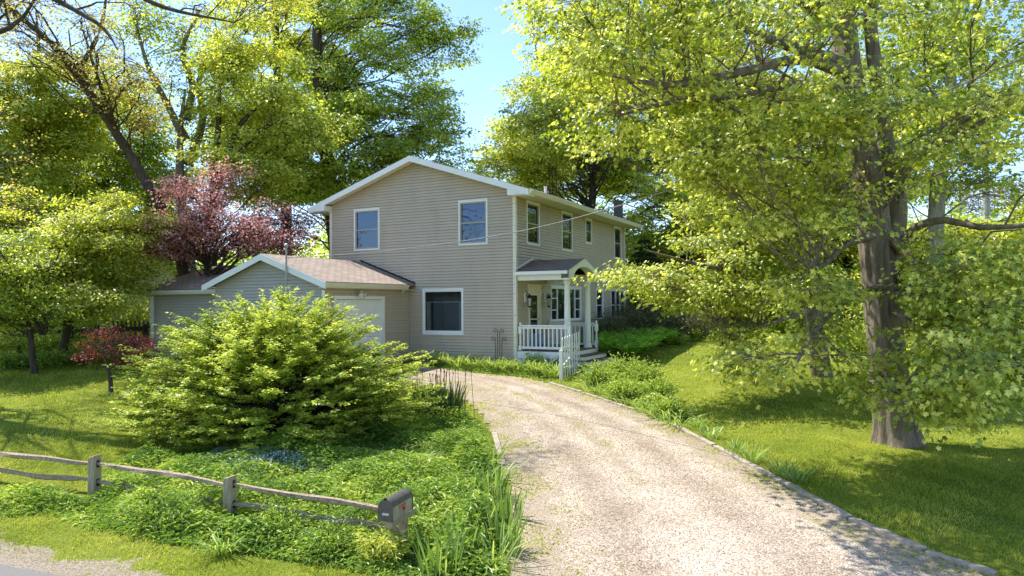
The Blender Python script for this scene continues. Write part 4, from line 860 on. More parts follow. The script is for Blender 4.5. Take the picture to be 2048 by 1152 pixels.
MB().box(BL1+.0205, BL1+.0215, -.045, .05, .075, .105).build('sticker', M['sticker'], d)
MB().box(BL1+.005, BL1+.04, -.012, .012, HSD+WB*1.06-.01, HSD+WB*1.06+.016).build('latch', M['black'], d)
MB().prism(dome(WB*1.05, HSD), lambda a, b, t: (BL0-.016+.011*t, a, b-.003)).build('back_plate', M['box_paint'], mbx)
mb = MB(); yy = WB+.006; mb.box(.13, .31, yy, yy+.004, .125, .152); mb.box(.13, .185, yy, yy+.004, .06, .124); mb.build('flag', M['red_flag'], mbx)
mb = MB(); mb.lathe((0, 0, 0), [(.012, 0), (.012, .01)], 8); o = mb.build('flag_pivot', M['black'], mbx); o.location = (.20, yy+.004, .10); o.rotation_euler = (-math.pi/2, 0, 0)
# ------------------------------------------------------------------ wires, poles and mast behind the house
mastp = wor(mx+.12, my-.02, 3.3); w1 = at(1240, 411, 14.34); w2 = at(1660, 271, 11.7); w3 = at(2046, 116, 10.); w4 = w3+(w3-w2)*1.6+np.array([0, 0, .25])
wp, wr = smooth_path([mastp, at(760, 503, 20.2), at(1000, 470, 17.2), w1, w2, w3, w4], [.011]*7, .25)
tag(MB().tube(wp, wr, 6).build('service_cable', M['cable'], None, smooth=True), 'braided service cable running from the garage mast past the house corner into the maple', 'cable')
up = empty('utility_pole', w4*np.array([1, 1, 0])+np.array([0, 0, float(gz(*w4[:2]))]), 0, 'roadside wooden pole that carries the service cable', 'utility pole')
MB().tube([(0, .12, -.2), (0, .12, 9.5)], [.15, .11], 12).build('pole', M['pole'], up); MB().box(-.9, .9, .0, .1, 8.7, 8.82).build('crossarm', M['pole'], up)
pb = at(1978, 560, 46.); pb[2] = float(gz(*pb[:2])); u2 = empty('utility_pole', pb, 0, 'pale grey utility pole standing far behind the maple near the right edge', 'utility pole')
MB().tube([(0, 0, -.3), (-.1, 0, 11.5)], [.24, .17], 12).build('pole', M['pole'], u2); MB().box(-1.1, .9, -.17, -.08, 10.6, 10.75).build('crossarm', M['pole'], u2)
tb = at(1106, 470, 39.); tb[2] = float(gz(*tb[:2])); an = empty('antenna_tower', tb, 0, 'thin rusty lattice antenna tower rising behind the house roof', 'tower')
hgt = at(1106, 225, 39.)[2]-tb[2]; mb = MB()
lg = [(-.18, -.1), (.2, -.1), (0, .2)]
for a_, b_ in lg: mb.tube([(a_, b_, 0), (a_, b_, hgt)], .03, 6)
for k in range(int(hgt/.8)):
    for j in range(3): a_, b_ = lg[j], lg[(j+1) % 3]; mb.beam((*a_, k*.8), (*b_, k*.8+(.0 if k % 2 else .8)), .03, .03); mb.beam((*a_, k*.8+.4), (*b_, k*.8+.4), .03, .03)
mb.build('lattice', M['rust'], an)
# neighbour's place on the left, dark fences before it
nb = at(40, 640, 36.); nb[2] = float(gz(*nb[:2])); nh = empty('neighbour_house', nb, .12, 'low tan house of the neighbour half hidden by the trees on the left', 'house')
mb = MB(); mb.box(-9, 5.5, 0, 7, -.6, 2.5); mb.prism([(0, 2.5), (7, 2.5), (3.5, 4.1)], lambda a, b, t: (-9+14.5*t, a, b)); mb.build('wall', M['tan_wall'], nh)
mb = MB(); slope_face(mb, (-9.4, -.4, 2.4), (5.9, -.4, 2.4), (5.9, 3.5, 4.19), (-9.4, 3.5, 4.19)); slope_face(mb, (5.9, 7.4, 2.4), (-9.4, 7.4, 2.4), (-9.4, 3.5, 4.19), (5.9, 3.5, 4.19)); mb.build('roof', M['porch_shingle'], nh)
wn = MB(); wn.box(-2.6, -1.3, -.05, -.002, .9, 2.0); w = wn.build('window', M['trim'], nh); MB().box(-2.52, -1.38, -.06, -.051, .98, 1.92).build('pane', M['pane'], w)
MB().box(2.2, 3.2, -.05, -.002, -.2, 1.95).build('door', M['sash'], nh)
f0, f1 = at(-70, 690, 28.), at(292, 672, 30.)
for p in (f0, f1): p[2] = float(gz(p[0], p[1]))
df = empty('rail_fence', f0, 0, 'dark stained rail fence along the back of the left lawn', 'fence'); nn = 7
for k in range(nn+1):
    p = (f1-f0)*k/nn; MB().box(p[0]-.07, p[0]+.07, p[1]-.07, p[1]+.07, p[2]-.3, p[2]+1.0).build('post', M['dark_wood'], df)
for zz in (.28, .78): MB().beam((f1-f0)*0+np.array([0, -.1, zz]), (f1-f0)+np.array([0, -.1, zz]), .04, .14).build('rail', M['dark_wood'], df)
f0 = at(225, 680, 29.); f0[2] = float(gz(*f0[:2])); pf = empty('picket_fence', f0, .05, 'tall dark picket fence panel against the left end of the garage', 'fence')
for k in range(9): MB().box(k*.17, k*.17+.05, 0, .03, -.1, 1.25).build('picket', M['dark_wood'], pf)
mb = MB(); mb.box(-.02, 1.45, .032, .07, .3, .37); mb.box(-.02, 1.45, .032, .07, .95, 1.02); mb.build('rail', M['dark_wood'], pf)
# ------------------------------------------------------------------ trees
def B_(px, py, Y, rx, ry, rz, n): p = at(px, py, Y); return (*p, rx, ry, rz, n)
mbz = G(1793, 886)
tp = [mbz-np.array([0, 0, .3]), mbz+np.array([0, 0, .25]), at(1783, 800, 14.6), at(1768, 640, 14.7), at(1750, 480, 14.8), at(1735, 350, 15), at(1700, 180, 15.2), at(1686, 0, 15.4), at(1680, -220, 15.6), at(1690, -480, 16)]
lim = [([at(1768, 540, 14.8), at(1795, 420, 15.1), at(1775, 300, 15.2), at(1748, 120, 15.3), at(1740, -30, 15.4), at(1765, -260, 15)], [.26, .2, .17, .15, .13, .06]),
       ([at(1698, 130, 15.2), at(1640, 112, 14.4), at(1560, 85, 13.6), at(1500, 62, 13), at(1430, 20, 12.4)], [.16, .13, .10, .07, .03]),
       ([at(1690, 60, 15.2), at(1600, 0, 14), at(1540, -60, 13.2), at(1430, -140, 12.6)], [.14, .1, .08, .04]),
       ([at(1795, 505, 14.7), at(1830, 455, 14.2), at(1890, 440, 13.8), at(1960, 455, 13.3), at(2060, 450, 12.8)], [.12, .085, .07, .06, .04]),
       ([at(1780, 560, 14.7), at(1850, 535, 14.2), at(1930, 530, 13.6), at(2060, 535, 13)], [.13, .08, .07, .05]),
       ([at(1775, 470, 14.6), at(1820, 515, 14.2), at(1845, 560, 13.9), at(1874, 578, 13.8)], [.11, .085, .075, .055]),
       ([at(1760, 420, 14.8), at(1820, 330, 14.5), at(1880, 280, 14), at(1960, 250, 13.4), at(2060, 180, 13)], [.13, .09, .08, .06, .03]),
       ([at(1745, 470, 14.6), at(1690, 490, 14.0), at(1660, 520, 13.4), at(1600, 560, 12.6)], [.10, .06, .05, .02]),
       ([at(1700, 180, 15), at(1580, 170, 14), at(1480, 190, 13.2), at(1360, 200, 12.6), at(1240, 230, 12.4)], [.13, .10, .08, .06, .03])]
lim += [([at(1785, 590, 14.6), at(1830, 600, 13.6), at(1890, 650, 12.2), at(1960, 730, 11.0)], [.10, .07, .05, .02]), ([at(1765, 575, 14.5), at(1710, 590, 13.6), at(1640, 650, 12.6), at(1585, 740, 11.9)], [.09, .06, .045, .02]),
        ([at(1790, 620, 14.5), at(1850, 680, 13.0), at(1830, 750, 11.9), at(1780, 790, 11.2)], [.08, .05, .035, .02]), ([at(1795, 580, 14.6), at(1900, 600, 13), at(2010, 680, 11.5), at(2050, 760, 10.6)], [.08, .06, .04, .02])]
lim += [([at(1746, 450, 14.8), at(1690, 380, 13.9), at(1620, 330, 13.0), at(1540, 300, 12.4), at(1480, 290, 12)], [.13, .09, .07, .05, .02]), ([at(1700, 150, 15.1), at(1600, 120, 13.6), at(1460, 150, 12.6), at(1330, 170, 12.2), at(1220, 150, 12)], [.13, .10, .08, .06, .02])]
av = [(at(1645, 760, Y), at(1612, 590, Y), .026*Y, .05) for Y in (10, 11, 12, 13, 14)]+[(at(1790, 870, Y), at(1775, 640, Y), .030*Y, .14) for Y in (9.5, 10.6, 11.8, 13, 14)]+[(at(1770, 610, Y), at(1742, 330, Y), .032*Y, 0) for Y in (9.5, 10.4, 11.4, 12.4, 13.4, 14.2)]+[(at(1705, 190, Y), at(1690, -20, Y), .024*Y, .15) for Y in (10, 11.5, 13, 14.3)]
tree('maple_tree', 'big near maple with thick ridged trunk spreading over the right lawn and drive', tp, [.44, .40, .36, .33, .31, .29, .28, .23, .16, .07],
     [B_(1500, 130, 12.8, 3.4, 3.2, 2.8, 44), B_(1270, 140, 12.4, 1.9, 2.4, 1.9, 26), B_(1900, 150, 13.5, 3.6, 3.2, 3., 21), B_(1700, -330, 15, 5, 4.5, 3., 8), B_(1290, -170, 13.3, 3.2, 3.2, 1.8, 15), B_(1560, -260, 12.6, 3, 3, 1.6, 8), B_(1590, 340, 12.8, 2.4, 2.0, 1.4, 24),
      B_(1930, 670, 11.8, 1.5, 1.6, .9, 15), B_(1570, 720, 12.2, 1.2, 1.0, .35, 5), B_(1850, 790, 11.6, 1.0, .9, .4, 7), B_(1990, 400, 13, 2.2, 2.2, 2.0, 16), B_(1890, 560, 13.4, 1.4, 1.4, .8, 7), B_(2010, 770, 10.5, 1.1, 1.2, .5, 6), B_(1640, 620, 12.8, 1.1, 1.2, .6, 5)],
     'maple_leaf', 'bark', .102, (.55, 1.0), 17, 16, MAPLE, lim, .34, .38, droop=.8, wob=.5, ridges=13, low=2.4, limb_r=.62, twig=.006, avoid=av, sides=52, rough_trunk=.012)
b2_ = G(1645, 752)
tree('maple_tree', 'second maple with leaning forked trunk behind the big near maple', [b2_-np.array([0, 0, .2]), at(1640, 720, 21.9), at(1622, 620, 21.8), at(1605, 520, 21.6), at(1560, 440, 21.4), at(1520, 320, 21.2), at(1500, 120, 21)], [.36, .29, .26, .23, .18, .13, .05],
     [B_(1570, 400, 20.5, 2.8, 3., 2.4, 52), B_(1470, 520, 19, 1.7, 1.8, .9, 18), B_(1620, 300, 21, 3.0, 3, 2.2, 26), B_(1480, 320, 20.5, 2.2, 2.4, 2.0, 30), B_(1560, 590, 18.5, 1.8, 1.6, .6, 9), B_(1410, 595, 18.5, 1.4, 1.2, .4, 8), B_(1500, 690, 18, 1.1, 1.1, .35, 4), B_(1285, 555, 18.2, .7, .7, .2, 4), B_(1540, 120, 21, 3.2, 3, 2.4, 22)],
     'maple_leaf', 'bark', .11, (.65, 1.05), 19, 16, MAPLE, [([at(1605, 520, 21.6), at(1540, 480, 20.6), at(1470, 400, 19.8), at(1400, 330, 19.4)], [.15, .12, .08, .04]), ([at(1622, 620, 21.8), at(1560, 640, 20.4), at(1500, 660, 19.2), at(1440, 690, 18.4)], [.10, .07, .05, .02]),
     ([at(1610, 540, 21.6), at(1500, 545, 20.3), at(1400, 530, 19.4), at(1290, 500, 18.8)], [.11, .08, .06, .02])], .38, .36, droop=.7, avoid=[(at(1645, 760, Y), at(1612, 590, Y), .02*Y, .05) for Y in (18, 19, 20, 21)])
def bg(label, px, pyb, Y, top, majors, **k):
    b = at(px, 600, Y); b[2] = float(gz(*b[:2])); h = at(px, top, Y)[2]-b[2]; r = k.pop('r', .3); ln = k.pop('lean', 0.)
    tr_ = [b-np.array([0, 0, .3])]+[b+np.array([ln*t*h+.02*h*math.sin(t*5+px), .02*h*math.sin(t*4+Y), h*t]) for t in (.08, .3, .55, .8, 1)]
    k.setdefault('sub', (1.0, 1.7)); k.setdefault('ncl', 20); k.setdefault('nlf', 22); k.setdefault('size', .185); k.setdefault('spread', .52); k.setdefault('flat', .42); k.setdefault('limb_r', .6)
    return tree(k.pop('name', 'maple_tree'), label, tr_, [r*1.3, r, r*.85, r*.65, r*.4, r*.12], majors, **k)
GB = 'tall trees behind the house'
bg('tall dense maple rising behind the left roof slope of the house', 655, 430, 39, -260, [B_(780, 130, 39, 4.6, 4, 4.6, 66), B_(640, 290, 37, 4.0, 3.5, 3.4, 46), B_(830, 300, 38, 2.4, 2.6, 2.2, 24), B_(560, 330, 36, 3, 3, 2.6, 26), B_(760, -170, 40, 4.6, 4, 3.6, 34)], leaf='mid_leaf', bark='dark_bark', r=.45, group=GB)
bg('tall airy maple with many upright limbs left of the dense one', 560, 430, 42, -300, [B_(580, 90, 42, 4.2, 4, 5.0, 42), B_(500, 260, 41, 3.4, 3, 3., 26), B_(660, 0, 43, 4, 4, 4, 28), B_(560, -200, 42, 4, 4, 3, 18)], leaf='gold_leaf', bark='dark_bark', r=.35, group=GB)
bg('round crowned maple just right of the roof ridge, edged by open sky', 1180, 400, 43, 60, [B_(1150, 330, 43, 4.4, 4, 2.4, 34), B_(1020, 350, 42, 2.2, 2.4, 1.9, 16), B_(1260, 230, 44, 4.2, 4, 3.6, 34), B_(1060, 270, 44, 1.8, 2, 1.6, 10), B_(1105, 255, 37.5, 1.9, 1.0, 2.0, 16), B_(1120, 170, 42, 2.4, 2.2, 2.2, 16), B_(1330, 430, 40, 3.6, 3, 2.4, 22)], leaf='gold_leaf', bark='dark_bark', r=.3, group=GB)
bg('tall yellow green maple above the right end of the house', 1370, 420, 47, -120, [B_(1330, 130, 46, 5.7, 5, 5.7, 74), B_(1170, 110, 47, 4.1, 4, 3.6, 44), B_(1440, 260, 47, 5, 4.4, 4.6, 44), B_(1300, -120, 47, 5.4, 5, 4, 24), B_(1230, 310, 46, 4.8, 3.4, 3.0, 50)], leaf='maple_leaf', bark='dark_bark', r=.36, group=GB)
bg('loose maple beyond the right lawn with forked pale trunk', 1895, 420, 27, -220, [B_(1900, 20, 27, 3.4, 3, 3., 20), B_(2010, 230, 27, 2.6, 2.4, 2.6, 16), B_(1830, 330, 28, 2.4, 2.2, 2., 14), B_(1780, 160, 29, 2.6, 2.4, 2.4, 16)], leaf='mid_leaf', bark='pale_bark', r=.30, size=.17)
bg('rounded low tree in sun behind the big maple trunk', 1900, 500, 33, 430, [B_(1880, 500, 33, 3.4, 2.6, 1.4, 34), B_(2020, 480, 33, 2.6, 2.4, 1.4, 22), B_(1960, 590, 31, 3.6, 2.4, 1.0, 24)], leaf='gold_leaf', bark='dark_bark', r=.2, sub=(.8, 1.3))
bg('dense tree closing the view between the two maple trunks', 1690, 500, 36, 300, [B_(1700, 470, 36, 3.6, 3, 2.6, 40), B_(1560, 480, 37, 3, 3, 2.4, 26), B_(1700, 590, 34, 3.6, 2.6, 1.0, 24)], leaf='gold_leaf', bark='dark_bark', r=.25)
bg('leafy tree at the far end of the right lawn', 1450, 560, 43, 380, [B_(1440, 480, 43, 4, 3, 3, 42), B_(1450, 590, 41, 3.4, 2.4, 1.0, 20), B_(1350, 460, 44, 3, 3, 2.4, 24)], leaf='mid_leaf', bark='dark_bark', r=.25)
# left side
bg('tall spare tree with a snapped top and bare limbs behind the plum tree', 372, 420, 33, 180, [B_(290, 120, 33, 2.6, 2.4, 2.2, 22), B_(420, 130, 33, 2.4, 2.4, 2.2, 20), B_(350, 20, 33, 2.6, 2.4, 1.8, 18), B_(440, 250, 33, 1.6, 1.6, 1.6, 14)], leaf='mid_leaf', bark='bark', r=.36, size=.14, sub=(.7, 1.3), ncl=14, nlf=12, name='spare_tree',
   limbs=[([at(372, 280, 33), at(330, 200, 32.6), at(295, 130, 32.4), at(270, 40, 32)], [.2, .14, .1, .04]), ([at(372, 240, 33), at(385, 170, 33), at(365, 100, 32.6), at(400, 20, 32.6)], [.2, .15, .12, .04]), ([at(376, 330, 33), at(405, 240, 33.4), at(398, 160, 33.5), at(425, 120, 33.6)], [.22, .17, .13, .05])], limb_r=.8)
bg('yellow green tree with a dark sweeping limb between the plum tree and the roof', 430, 450, 31, 130, [B_(500, 170, 31, 2.4, 2.2, 2.2, 22), B_(560, 250, 31, 2.2, 2, 2, 18), B_(480, 330, 30, 1.8, 1.8, 1.4, 14), B_(520, 60, 32, 2.2, 2, 1.8, 12)], leaf='gold_leaf', bark='dark_bark', r=.26, size=.15, sub=(.7, 1.2),
   limbs=[([at(430, 380, 31), at(450, 320, 30.8), at(480, 250, 30.6), at(540, 190, 30.6)], [.2, .15, .11, .04]), ([at(440, 360, 31), at(500, 280, 30), at(560, 240, 29.6)], [.1, .07, .03])])
bg('deep green spreading maple behind the left end of the garage', 215, 480, 38, 140, [B_(200, 290, 38, 4.2, 3, 3.4, 60), B_(290, 350, 38, 2.6, 2.2, 2., 24), B_(120, 380, 38, 3.0, 2.6, 2.2, 30), B_(280, 470, 38, 3.0, 2.4, 1.8, 26)], leaf='mid_leaf', bark='dark_bark', r=.3, size=.16)
bg('tall yellow green maple at the left edge of the photo', 60, 480, 31, 20, [B_(40, 240, 31, 3.3, 2.6, 2.8, 48), B_(120, 190, 31, 2.6, 2.2, 1.8, 26), B_(-90, 300, 31, 2.8, 2.4, 2.8, 20), B_(20, 390, 30, 2.8, 2.2, 1.8, 28)], leaf='gold_leaf', bark='dark_bark', r=.28, size=.16, sub=(.7, 1.2))
# leaning bronze budded tree
bl = at(400, 600, 29.5); bl[2] = float(gz(*bl[:2]))
tree('maple_tree', 'leaning tree with bronze buds reaching into the upper left corner', [bl, at(350, 480, 29), at(275, 335, 28.5), at(240, 278, 28), at(153, 149, 26.5), at(100, 85, 25.5), at(30, 25, 24.5), at(-60, -60, 23)], [.24, .21, .19, .18, .13, .11, .08, .03],
     [B_(110, 60, 25, 2.6, 2.4, 1.6, 20), B_(210, 150, 26, 1.8, 1.8, 1.4, 12), B_(20, 30, 24, 2.2, 2, 1.5, 13), B_(240, 230, 27, 1.5, 1.5, 1.0, 8)], 'bud_leaf', 'dark_bark', .10, (.6, 1.1), 12, 12, RHOMB,
     [([at(153, 149, 26.5), at(200, 60, 26), at(215, -30, 26)], [.1, .07, .03]), ([at(240, 278, 28), at(200, 170, 27), at(160, 40, 26.6)], [.1, .07, .03])], limb_r=.8)
tree('maple_tree', 'overhanging branch tree at the top left whose trunk stands outside the frame', [G(-260, 760)+np.array([-1., 0, -.2]), at(-190, 400, 19), at(-150, 100, 18.5), at(-60, -90, 18), at(140, -160, 17.5)], [.4, .32, .26, .18, .06],
     [B_(150, -40, 17.5, 2.4, 1.6, .7, 12), B_(480, -30, 17, 2.6, 1.5, .6, 10), B_(-60, 40, 18.5, 1.6, 1.6, 1.3, 10), B_(-280, 250, 17.5, 1.6, 2.6, 1.8, 16), B_(-330, 400, 15, 1.4, 2, 1.4, 10), B_(-40, 330, 19.5, 1.6, 1.8, 1.2, 11), B_(-150, 400, 16.5, 1.5, 1.6, 1., 9), B_(-60, 180, 17, 1.6, 1.6, 1., 7)], 'bud_leaf', 'dark_bark', .09, (.5, .9), 8, 7, RHOMB,
     [([at(-60, -90, 18), at(150, 20, 17.5), at(210, 60, 17.4), at(235, 100, 17.2)], [.1, .06, .04, .015]), ([at(-60, -90, 18), at(200, -40, 17), at(330, 15, 16.6), at(470, 45, 16.4)], [.12, .08, .05, .015]), ([at(-150, 100, 18.5), at(20, 55, 18.2), at(80, -20, 18)], [.1, .06, .02])])
bg('layered pale green maple in front of the neighbour house', 125, 690, 25.5, 470, [B_(110, 540, 25, 1.9, 1.8, 1.0, 26), B_(190, 480, 26, 2.0, 1.8, 1.0, 24), B_(170, 600, 24.5, 1.3, 1.2, .55, 12), B_(230, 560, 26, 1.3, 1.2, .8, 14), B_(60, 420, 26.5, 2.2, 1.6, 1.2, 18), B_(270, 430, 27, 1.7, 1.4, .9, 14), B_(20, 620, 25, 1.3, 1.2, .6, 8), B_(-10, 500, 26, 1.5, 1.4, 1.2, 12)], leaf='gold_leaf', bark='dark_bark', r=.15, size=.12, sub=(.5, .85), flat=.35, lean=.05)
bg('slim multi stemmed tree with arching twigs at the left edge', 75, 690, 23.5, 500, [B_(10, 520, 23, 1.5, 1.5, 1.0, 16), B_(60, 600, 23, 1.2, 1.1, .6, 8), B_(-60, 600, 22.5, 1.2, 1.2, 1, 10)], leaf='mid_leaf', bark='dark_bark', r=.10, size=.11, sub=(.5, .85), flat=.35, lean=-.22,
   limbs=[([at(90, 670, 23.5), at(60, 600, 23.2), at(10, 520, 23), at(-40, 440, 22.8)], [.07, .05, .04, .02]), ([at(85, 670, 23.5), at(30, 580, 23), at(-30, 540, 22.6)], [.06, .04, .02]), ([at(92, 665, 23.5), at(90, 590, 23.2), at(120, 500, 23)], [.06, .04, .02])])
# plum and red maple
pb_ = at(415, 600, 28.3); pb_[2] = float(gz(*pb_[:2]))
tree('plum_tree', 'purple leaved plum tree behind the garage roof', [pb_, at(415, 520, 28.3), at(420, 450, 28.3), at(425, 380, 28.3)], [.16, .13, .09, .03], [B_(440, 470, 27.6, 2.5, 2, 1.0, 34), B_(400, 400, 28, 1.3, 1.4, .9, 13), B_(560, 460, 27.6, 1.7, 1.5, .9, 18), B_(350, 480, 27.6, 1.4, 1.2, .8, 13), B_(450, 350, 28.2, .8, .8, .6, 6)], 'purple_leaf', 'dark_bark', .11, (.5, .95), 18, 14, flat=.5, spread=.5)
rb = G(222, 792)
tree('red_maple', 'small dark red japanese maple on the left lawn', [rb, rb+np.array([-.02, 0, .5]), rb+np.array([-.12, 0, .85]), rb+np.array([-.25, 0, 1.3])], [.07, .055, .045, .02], [(*(rb+np.array([-.1, .2, 1.35])), 1.0, .9, .5, 17), (*(rb+np.array([.5, .3, 1.2])), .7, .6, .4, 9)], 'red_leaf', 'dark_bark', .06, (.25, .45), 11, 9, RHOMB, flat=.4, spread=.2, twig=.005, limb_r=.6)
# the big spreading shrub by the drive
sb = G(548, 872); r = 3.0
o = empty('spreading_shrub', sb, 0, 'broad fine leaved yellow green shrub with upswept sprays in front of the garage', 'shrub')
ns = 840; a = R.uniform(0, 2*np.pi, ns); el = R.uniform(0, 1, ns)**1.05
ex_ = np.stack([np.cos(a)*3.5*np.sqrt(1-el**2.9)*R.uniform(.55, 1.03, ns), np.sin(a)*2.6*np.sqrt(1-el**2.9)*R.uniform(.55, 1.03, ns), .18+2.85*el*R.uniform(.68, 1.06, ns)], 1)
ex_[:, 2] -= .25*np.clip(np.abs(ex_[:, 0])-1.6, 0, 2)*np.clip(el-.3, 0, 1)
c0_ = ex_*np.array([.10, .10, 0]); mid = ex_*np.array([.5, .5, .75])+R.normal(0, .08, (ns, 3)); T = np.stack([c0_, (c0_+mid)/2+np.array([0, 0, .10]), mid, (mid+ex_)/2+R.normal(0, .04, (ns, 3)), ex_], 1)
V, F = tubes_np(T, np.tile(np.array([.022, .018, .014, .009, .004]), (ns, 1)), 4); link('stems', mesh_np('stems', V, F), M['dark_bark'], o)
PL, DL, TL = [], [], []
for k in range(ns):
    nb_ = 20; t = R.uniform(.42, 1., nb_); st_ = mid[k]+(ex_[k]-mid[k])*((t-.42)/.58)[:, None]; od = unit(ex_[k]*np.array([1, 1, .12])+R.normal(0, .1, 3)); sd = unit(np.cross(od, [0, 0, 1]))
    for j in range(nb_):
        L_ = R.uniform(.14, .38); d = unit(od*.8+sd*R.normal(0, .7)+np.array([0, 0, R.uniform(-.02, .42)])); m = 17; s = np.linspace(.06, 1, m)
        PL.append(st_[j]+d*(s*L_)[:, None]+np.array([0, 0, -.10])*(s**2)[:, None]*L_+R.normal(0, .016, (m, 3))); sg = np.where(np.arange(m) % 2, 1, -1)[:, None]; pr = unit(np.cross(d, [0, 0, 1])); DL.append(d*.6+pr*sg*.85+R.normal(0, .18, (m, 3))+np.array([0, 0, -.1])); TL.append(np.full(m, R.normal(.52, .14))+.18*(s-.5))
P = np.vstack(PL); D = np.vstack(DL); m = len(P); k = P[:, 2] > .04
leaves_obj('foliage', P[k], D[k], (np.array([0, 0, 1.])+R.normal(0, .3, (m, 3)))[k], R.uniform(.035, .075, m)[k], (np.concatenate(TL)+R.normal(0, .1, m))[k], RHOMB, M['shrub_leaf'], o)
# spruces behind the entrance side
def spruce(label, px, Y, h, r):
    b = at(px, 600, Y); b[2] = float(gz(*b[:2])); o = empty('spruce_tree', b, 0, label, 'tree', 'spruces at the end of the house')
    link('trunk', mesh_np('trunk', *tubes_np(np.array([[(0, 0, -.2), (0, 0, h*.5), (0, 0, h)]], float), np.array([[.16, .1, .02]]), 8)), M['dark_bark'], o)
    PL, DL = [], []; z = .25
    while z < h*.97:
        rr = r*(1-z/h)**.85; nbr = int(9+6*(1-z/h))
        for a in np.linspace(0, 6.28, nbr, endpoint=False)+R.uniform(0, 1):
            d = np.array([math.cos(a), math.sin(a), 0]); L_ = rr*R.uniform(.8, 1.1); m = int(70*L_/r+16); s = R.uniform(.15, 1, m)**.7; sd = np.array([-d[1], d[0], 0]); off = R.normal(0, .12, m)*L_*(1.1-s*.6)
            PL.append(d*(s*L_)[:, None]+sd*off[:, None]+np.array([0, 0, 1.])*(z-.30*s*s*L_+.10*np.clip(s-.7, 0, 1)*L_-.2*np.abs(off)+R.normal(0, .03, m))[:, None]); DL.append(d+sd*np.sign(off)[:, None]*.7+R.normal(0, .3, (m, 3))+np.array([0, 0, -.25]))
        z += .32
    P = np.vstack(PL); n = len(P); leaves_obj('needles', P, np.vstack(DL), np.tile([0, 0, 1.], (n, 1))+R.normal(0, .4, (n, 3)), R.uniform(.16, .3, n), R.normal(.5, .2, n), LONG, M['needle'], o)
spruce('dark spruce standing right behind the far house corner', 1290, 38.5, 4.7, 2.4); spruce('dark spruce a little right of the house corner, behind the yews', 1365, 40.5, 4.6, 2.4); spruce('dark spruce glimpsed between maple leaves at the lawn end', 1425, 45, 6, 2.8)
for k, (px, py, Y, r, h, mt, lab) in enumerate([(1430, 642, 41, 1.4, 1.5, 'lime', 'pale flowering bush at the end of the right lawn'), (1475, 640, 40, 1.1, 1.3, 'bud_leaf', 'reddish bush at the end of the right lawn'), (1345, 640, 42, 1.5, 1.4, 'mid_leaf', 'round green bush between lawn end and spruces'), (1560, 655, 34, 1.6, 1.6, 'mid_leaf', 'green bush behind the second maple trunk'), (1720, 690, 27, 1.3, 1.2, 'mid_leaf', 'green bush left behind the big maple trunk'),
       (1900, 745, 21, 1.3, 1.2, 'deep_leaf', 'dark undergrowth bush right of the big maple trunk'), (1985, 740, 20, 1.2, 1.3, 'mid_leaf', 'leafy undergrowth bush near the right edge'), (2060, 730, 19, 1.2, 1.5, 'deep_leaf', 'undergrowth bush cut by the right edge'), (1860, 690, 26, 1.4, 1.4, 'gold_leaf', 'sunlit bush far behind the big maple'), (1960, 660, 27, 1.5, 1.8, 'gold_leaf', 'tall sunlit bush at the right lawn edge'),
       (110, 715, 25, .8, .5, 'cover', 'low leafy bush at the foot of the layered maple'), (30, 715, 25, .9, .5, 'cover', 'low leafy bush at the left edge before the dark fence'), (150, 650, 30.5, 2.0, 2.2, 'mid_leaf', 'tall green bush behind the dark rail fence, left of the garage'), (40, 655, 31, 2.2, 2.0, 'deep_leaf', 'deep green bush behind the dark rail fence at the left edge'), (260, 640, 31.5, 1.8, 2.6, 'gold_leaf', 'yellow green bush at the left end of the garage'), (90, 690, 27.3, 1.3, 1.1, 'mid_leaf', 'green bush growing through the dark rail fence'), (-30, 690, 27, 1.3, 1.2, 'gold_leaf', 'bush in front of the dark rail fence cut by the left edge'), (215, 690, 27.5, 1.0, .9, 'mid_leaf', 'small green bush before the dark picket fence'), (160, 690, 26, .8, .7, 'mid_leaf', 'green bush behind the red japanese maple'), (255, 690, 26, .9, .9, 'bud_leaf', 'brownish bush between red maple and garage corner')]):
    p = at(px, py, Y); p[2] = float(gz(*p[:2])); bush('bush', lab, p, r, h, 2600, .10 if Y < 30 else .16, mt, nst=30)
# fallen branch pieces and wood behind everything
n = 52000; a = R.uniform(-.95, .95, n); rr = R.uniform(62, 92, n); x, y = np.sin(a)*rr, np.cos(a)*rr; zt = (7.5+2.2*np.sin(a*23)+1.5*np.sin(a*57+2))*np.where((a > .44), .85, 1.)*np.where((a > -.1) & (a < .03), .75, 1)
P = np.column_stack([x, y, gz(x, y)+zt*R.uniform(0, 1, n)**.8]); q = R.uniform(0, 6.28, n)
tag(leaves_obj('woodland', P, np.stack([np.cos(q), np.sin(q), R.normal(0, .4, n)], 1), np.array([0, -.2, 1.])+R.normal(0, .5, (n, 3)), R.uniform(.45, .9, n), .45+.2*np.sin(a*41)+R.normal(0, .2, n), RHOMB, M['mid_leaf']), kind='stuff')
for k, (px, top, Y, lab) in enumerate([(1925, 345, 66, 'bare brown tree on the skyline right of the big maple trunk'), (2030, 350, 64, 'bare brown tree on the skyline at the right edge')]):
    bg(lab, px, 600, Y, top, [B_(px, top+50, Y, 4.2, 3, 2.4, 34)], leaf='brown_twig', bark='pale_bark', r=.3, size=.2, ncl=10, nlf=9, group='bare trees on the skyline', name='bare_tree')
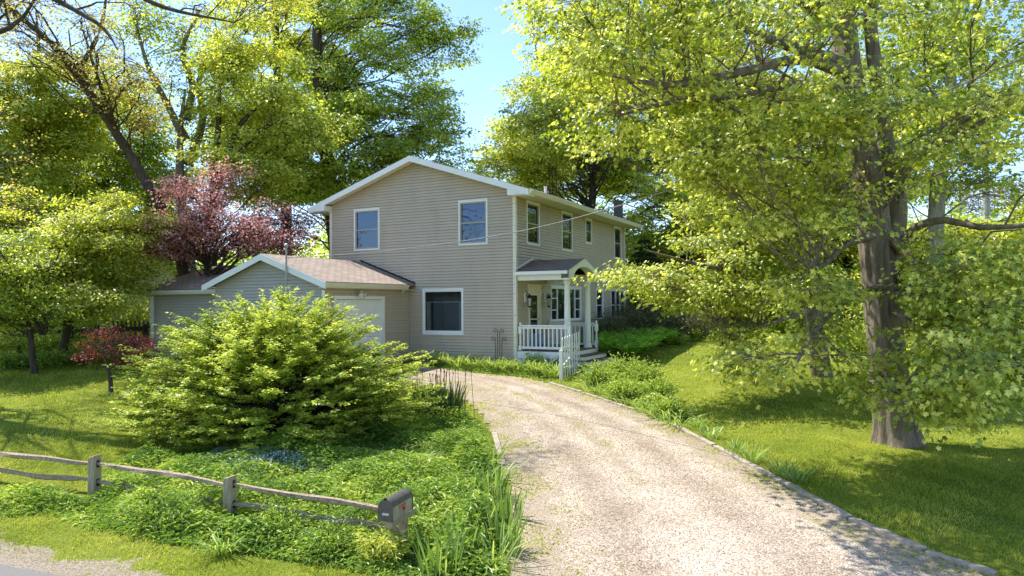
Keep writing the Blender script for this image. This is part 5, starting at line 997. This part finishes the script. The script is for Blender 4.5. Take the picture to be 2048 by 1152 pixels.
# ------------------------------------------------------------------ camera, sun and sky
cam = bpy.data.cameras.new('camera'); co = bpy.data.objects.new('camera', cam); COL.objects.link(co); sc.camera = co
cam.sensor_width = 36; cam.lens = 36*FOC/2048; cam.clip_end = 2000; cam.clip_start = .05
from mathutils import Matrix
fw = Vector((0, math.cos(PITCH), math.sin(PITCH))); rt = Vector((1, 0, 0)); upv = rt.cross(fw)
def px_axis():
    # image x axis: screen right maps to u rotated by the roll
    return rt*math.cos(ROLL)+upv*math.sin(ROLL), upv*math.cos(ROLL)-rt*math.sin(ROLL)
xa, ya = px_axis()
co.matrix_world = Matrix(((xa.x, ya.x, -fw.x, 0), (xa.y, ya.y, -fw.y, 0), (xa.z, ya.z, -fw.z, CZ), (0, 0, 0, 1)))
SUN = Vector((-.45, .245, .858)).normalized()
sun = bpy.data.lights.new('sun', 'SUN'); sun.energy = 4.2; sun.angle = math.radians(.53); sun.color = (1., .95, .86)
so = bpy.data.objects.new('sun', sun); COL.objects.link(so); so.rotation_euler = SUN.to_track_quat('Z', 'Y').to_euler()
wd = bpy.data.worlds.new('World'); sc.world = wd; wd.use_nodes = True; nt = wd.node_tree; bgk = nt.nodes['Background']
sky = nt.nodes.new('ShaderNodeTexSky'); sky.sky_type = 'NISHITA'; sky.sun_disc = False; sky.sun_elevation = math.asin(SUN.z); sky.sun_rotation = math.atan2(SUN.x, SUN.y)
sky.air_density = 1.; sky.dust_density = .3; sky.ozone_density = 4; sky.altitude = 200
nt.links.new(sky.outputs[0], bgk.inputs[0]); bgk.inputs[1].default_value = .15
sc.view_settings.view_transform = 'Standard'; sc.view_settings.look = 'None'; sc.view_settings.exposure = 1.16; sc.view_settings.gamma = 1; sc.view_settings.use_curve_mapping = False
cy = sc.cycles; cy.max_bounces = 8; cy.diffuse_bounces = 4; cy.transmission_bounces = 6; cy.transparent_max_bounces = 8; cy.glossy_bounces = 3; cy.use_denoising = True; cy.denoising_prefilter = 'NONE'; cy.sample_clamp_indirect = 6; cy.caustics_reflective = False; cy.caustics_refractive = False
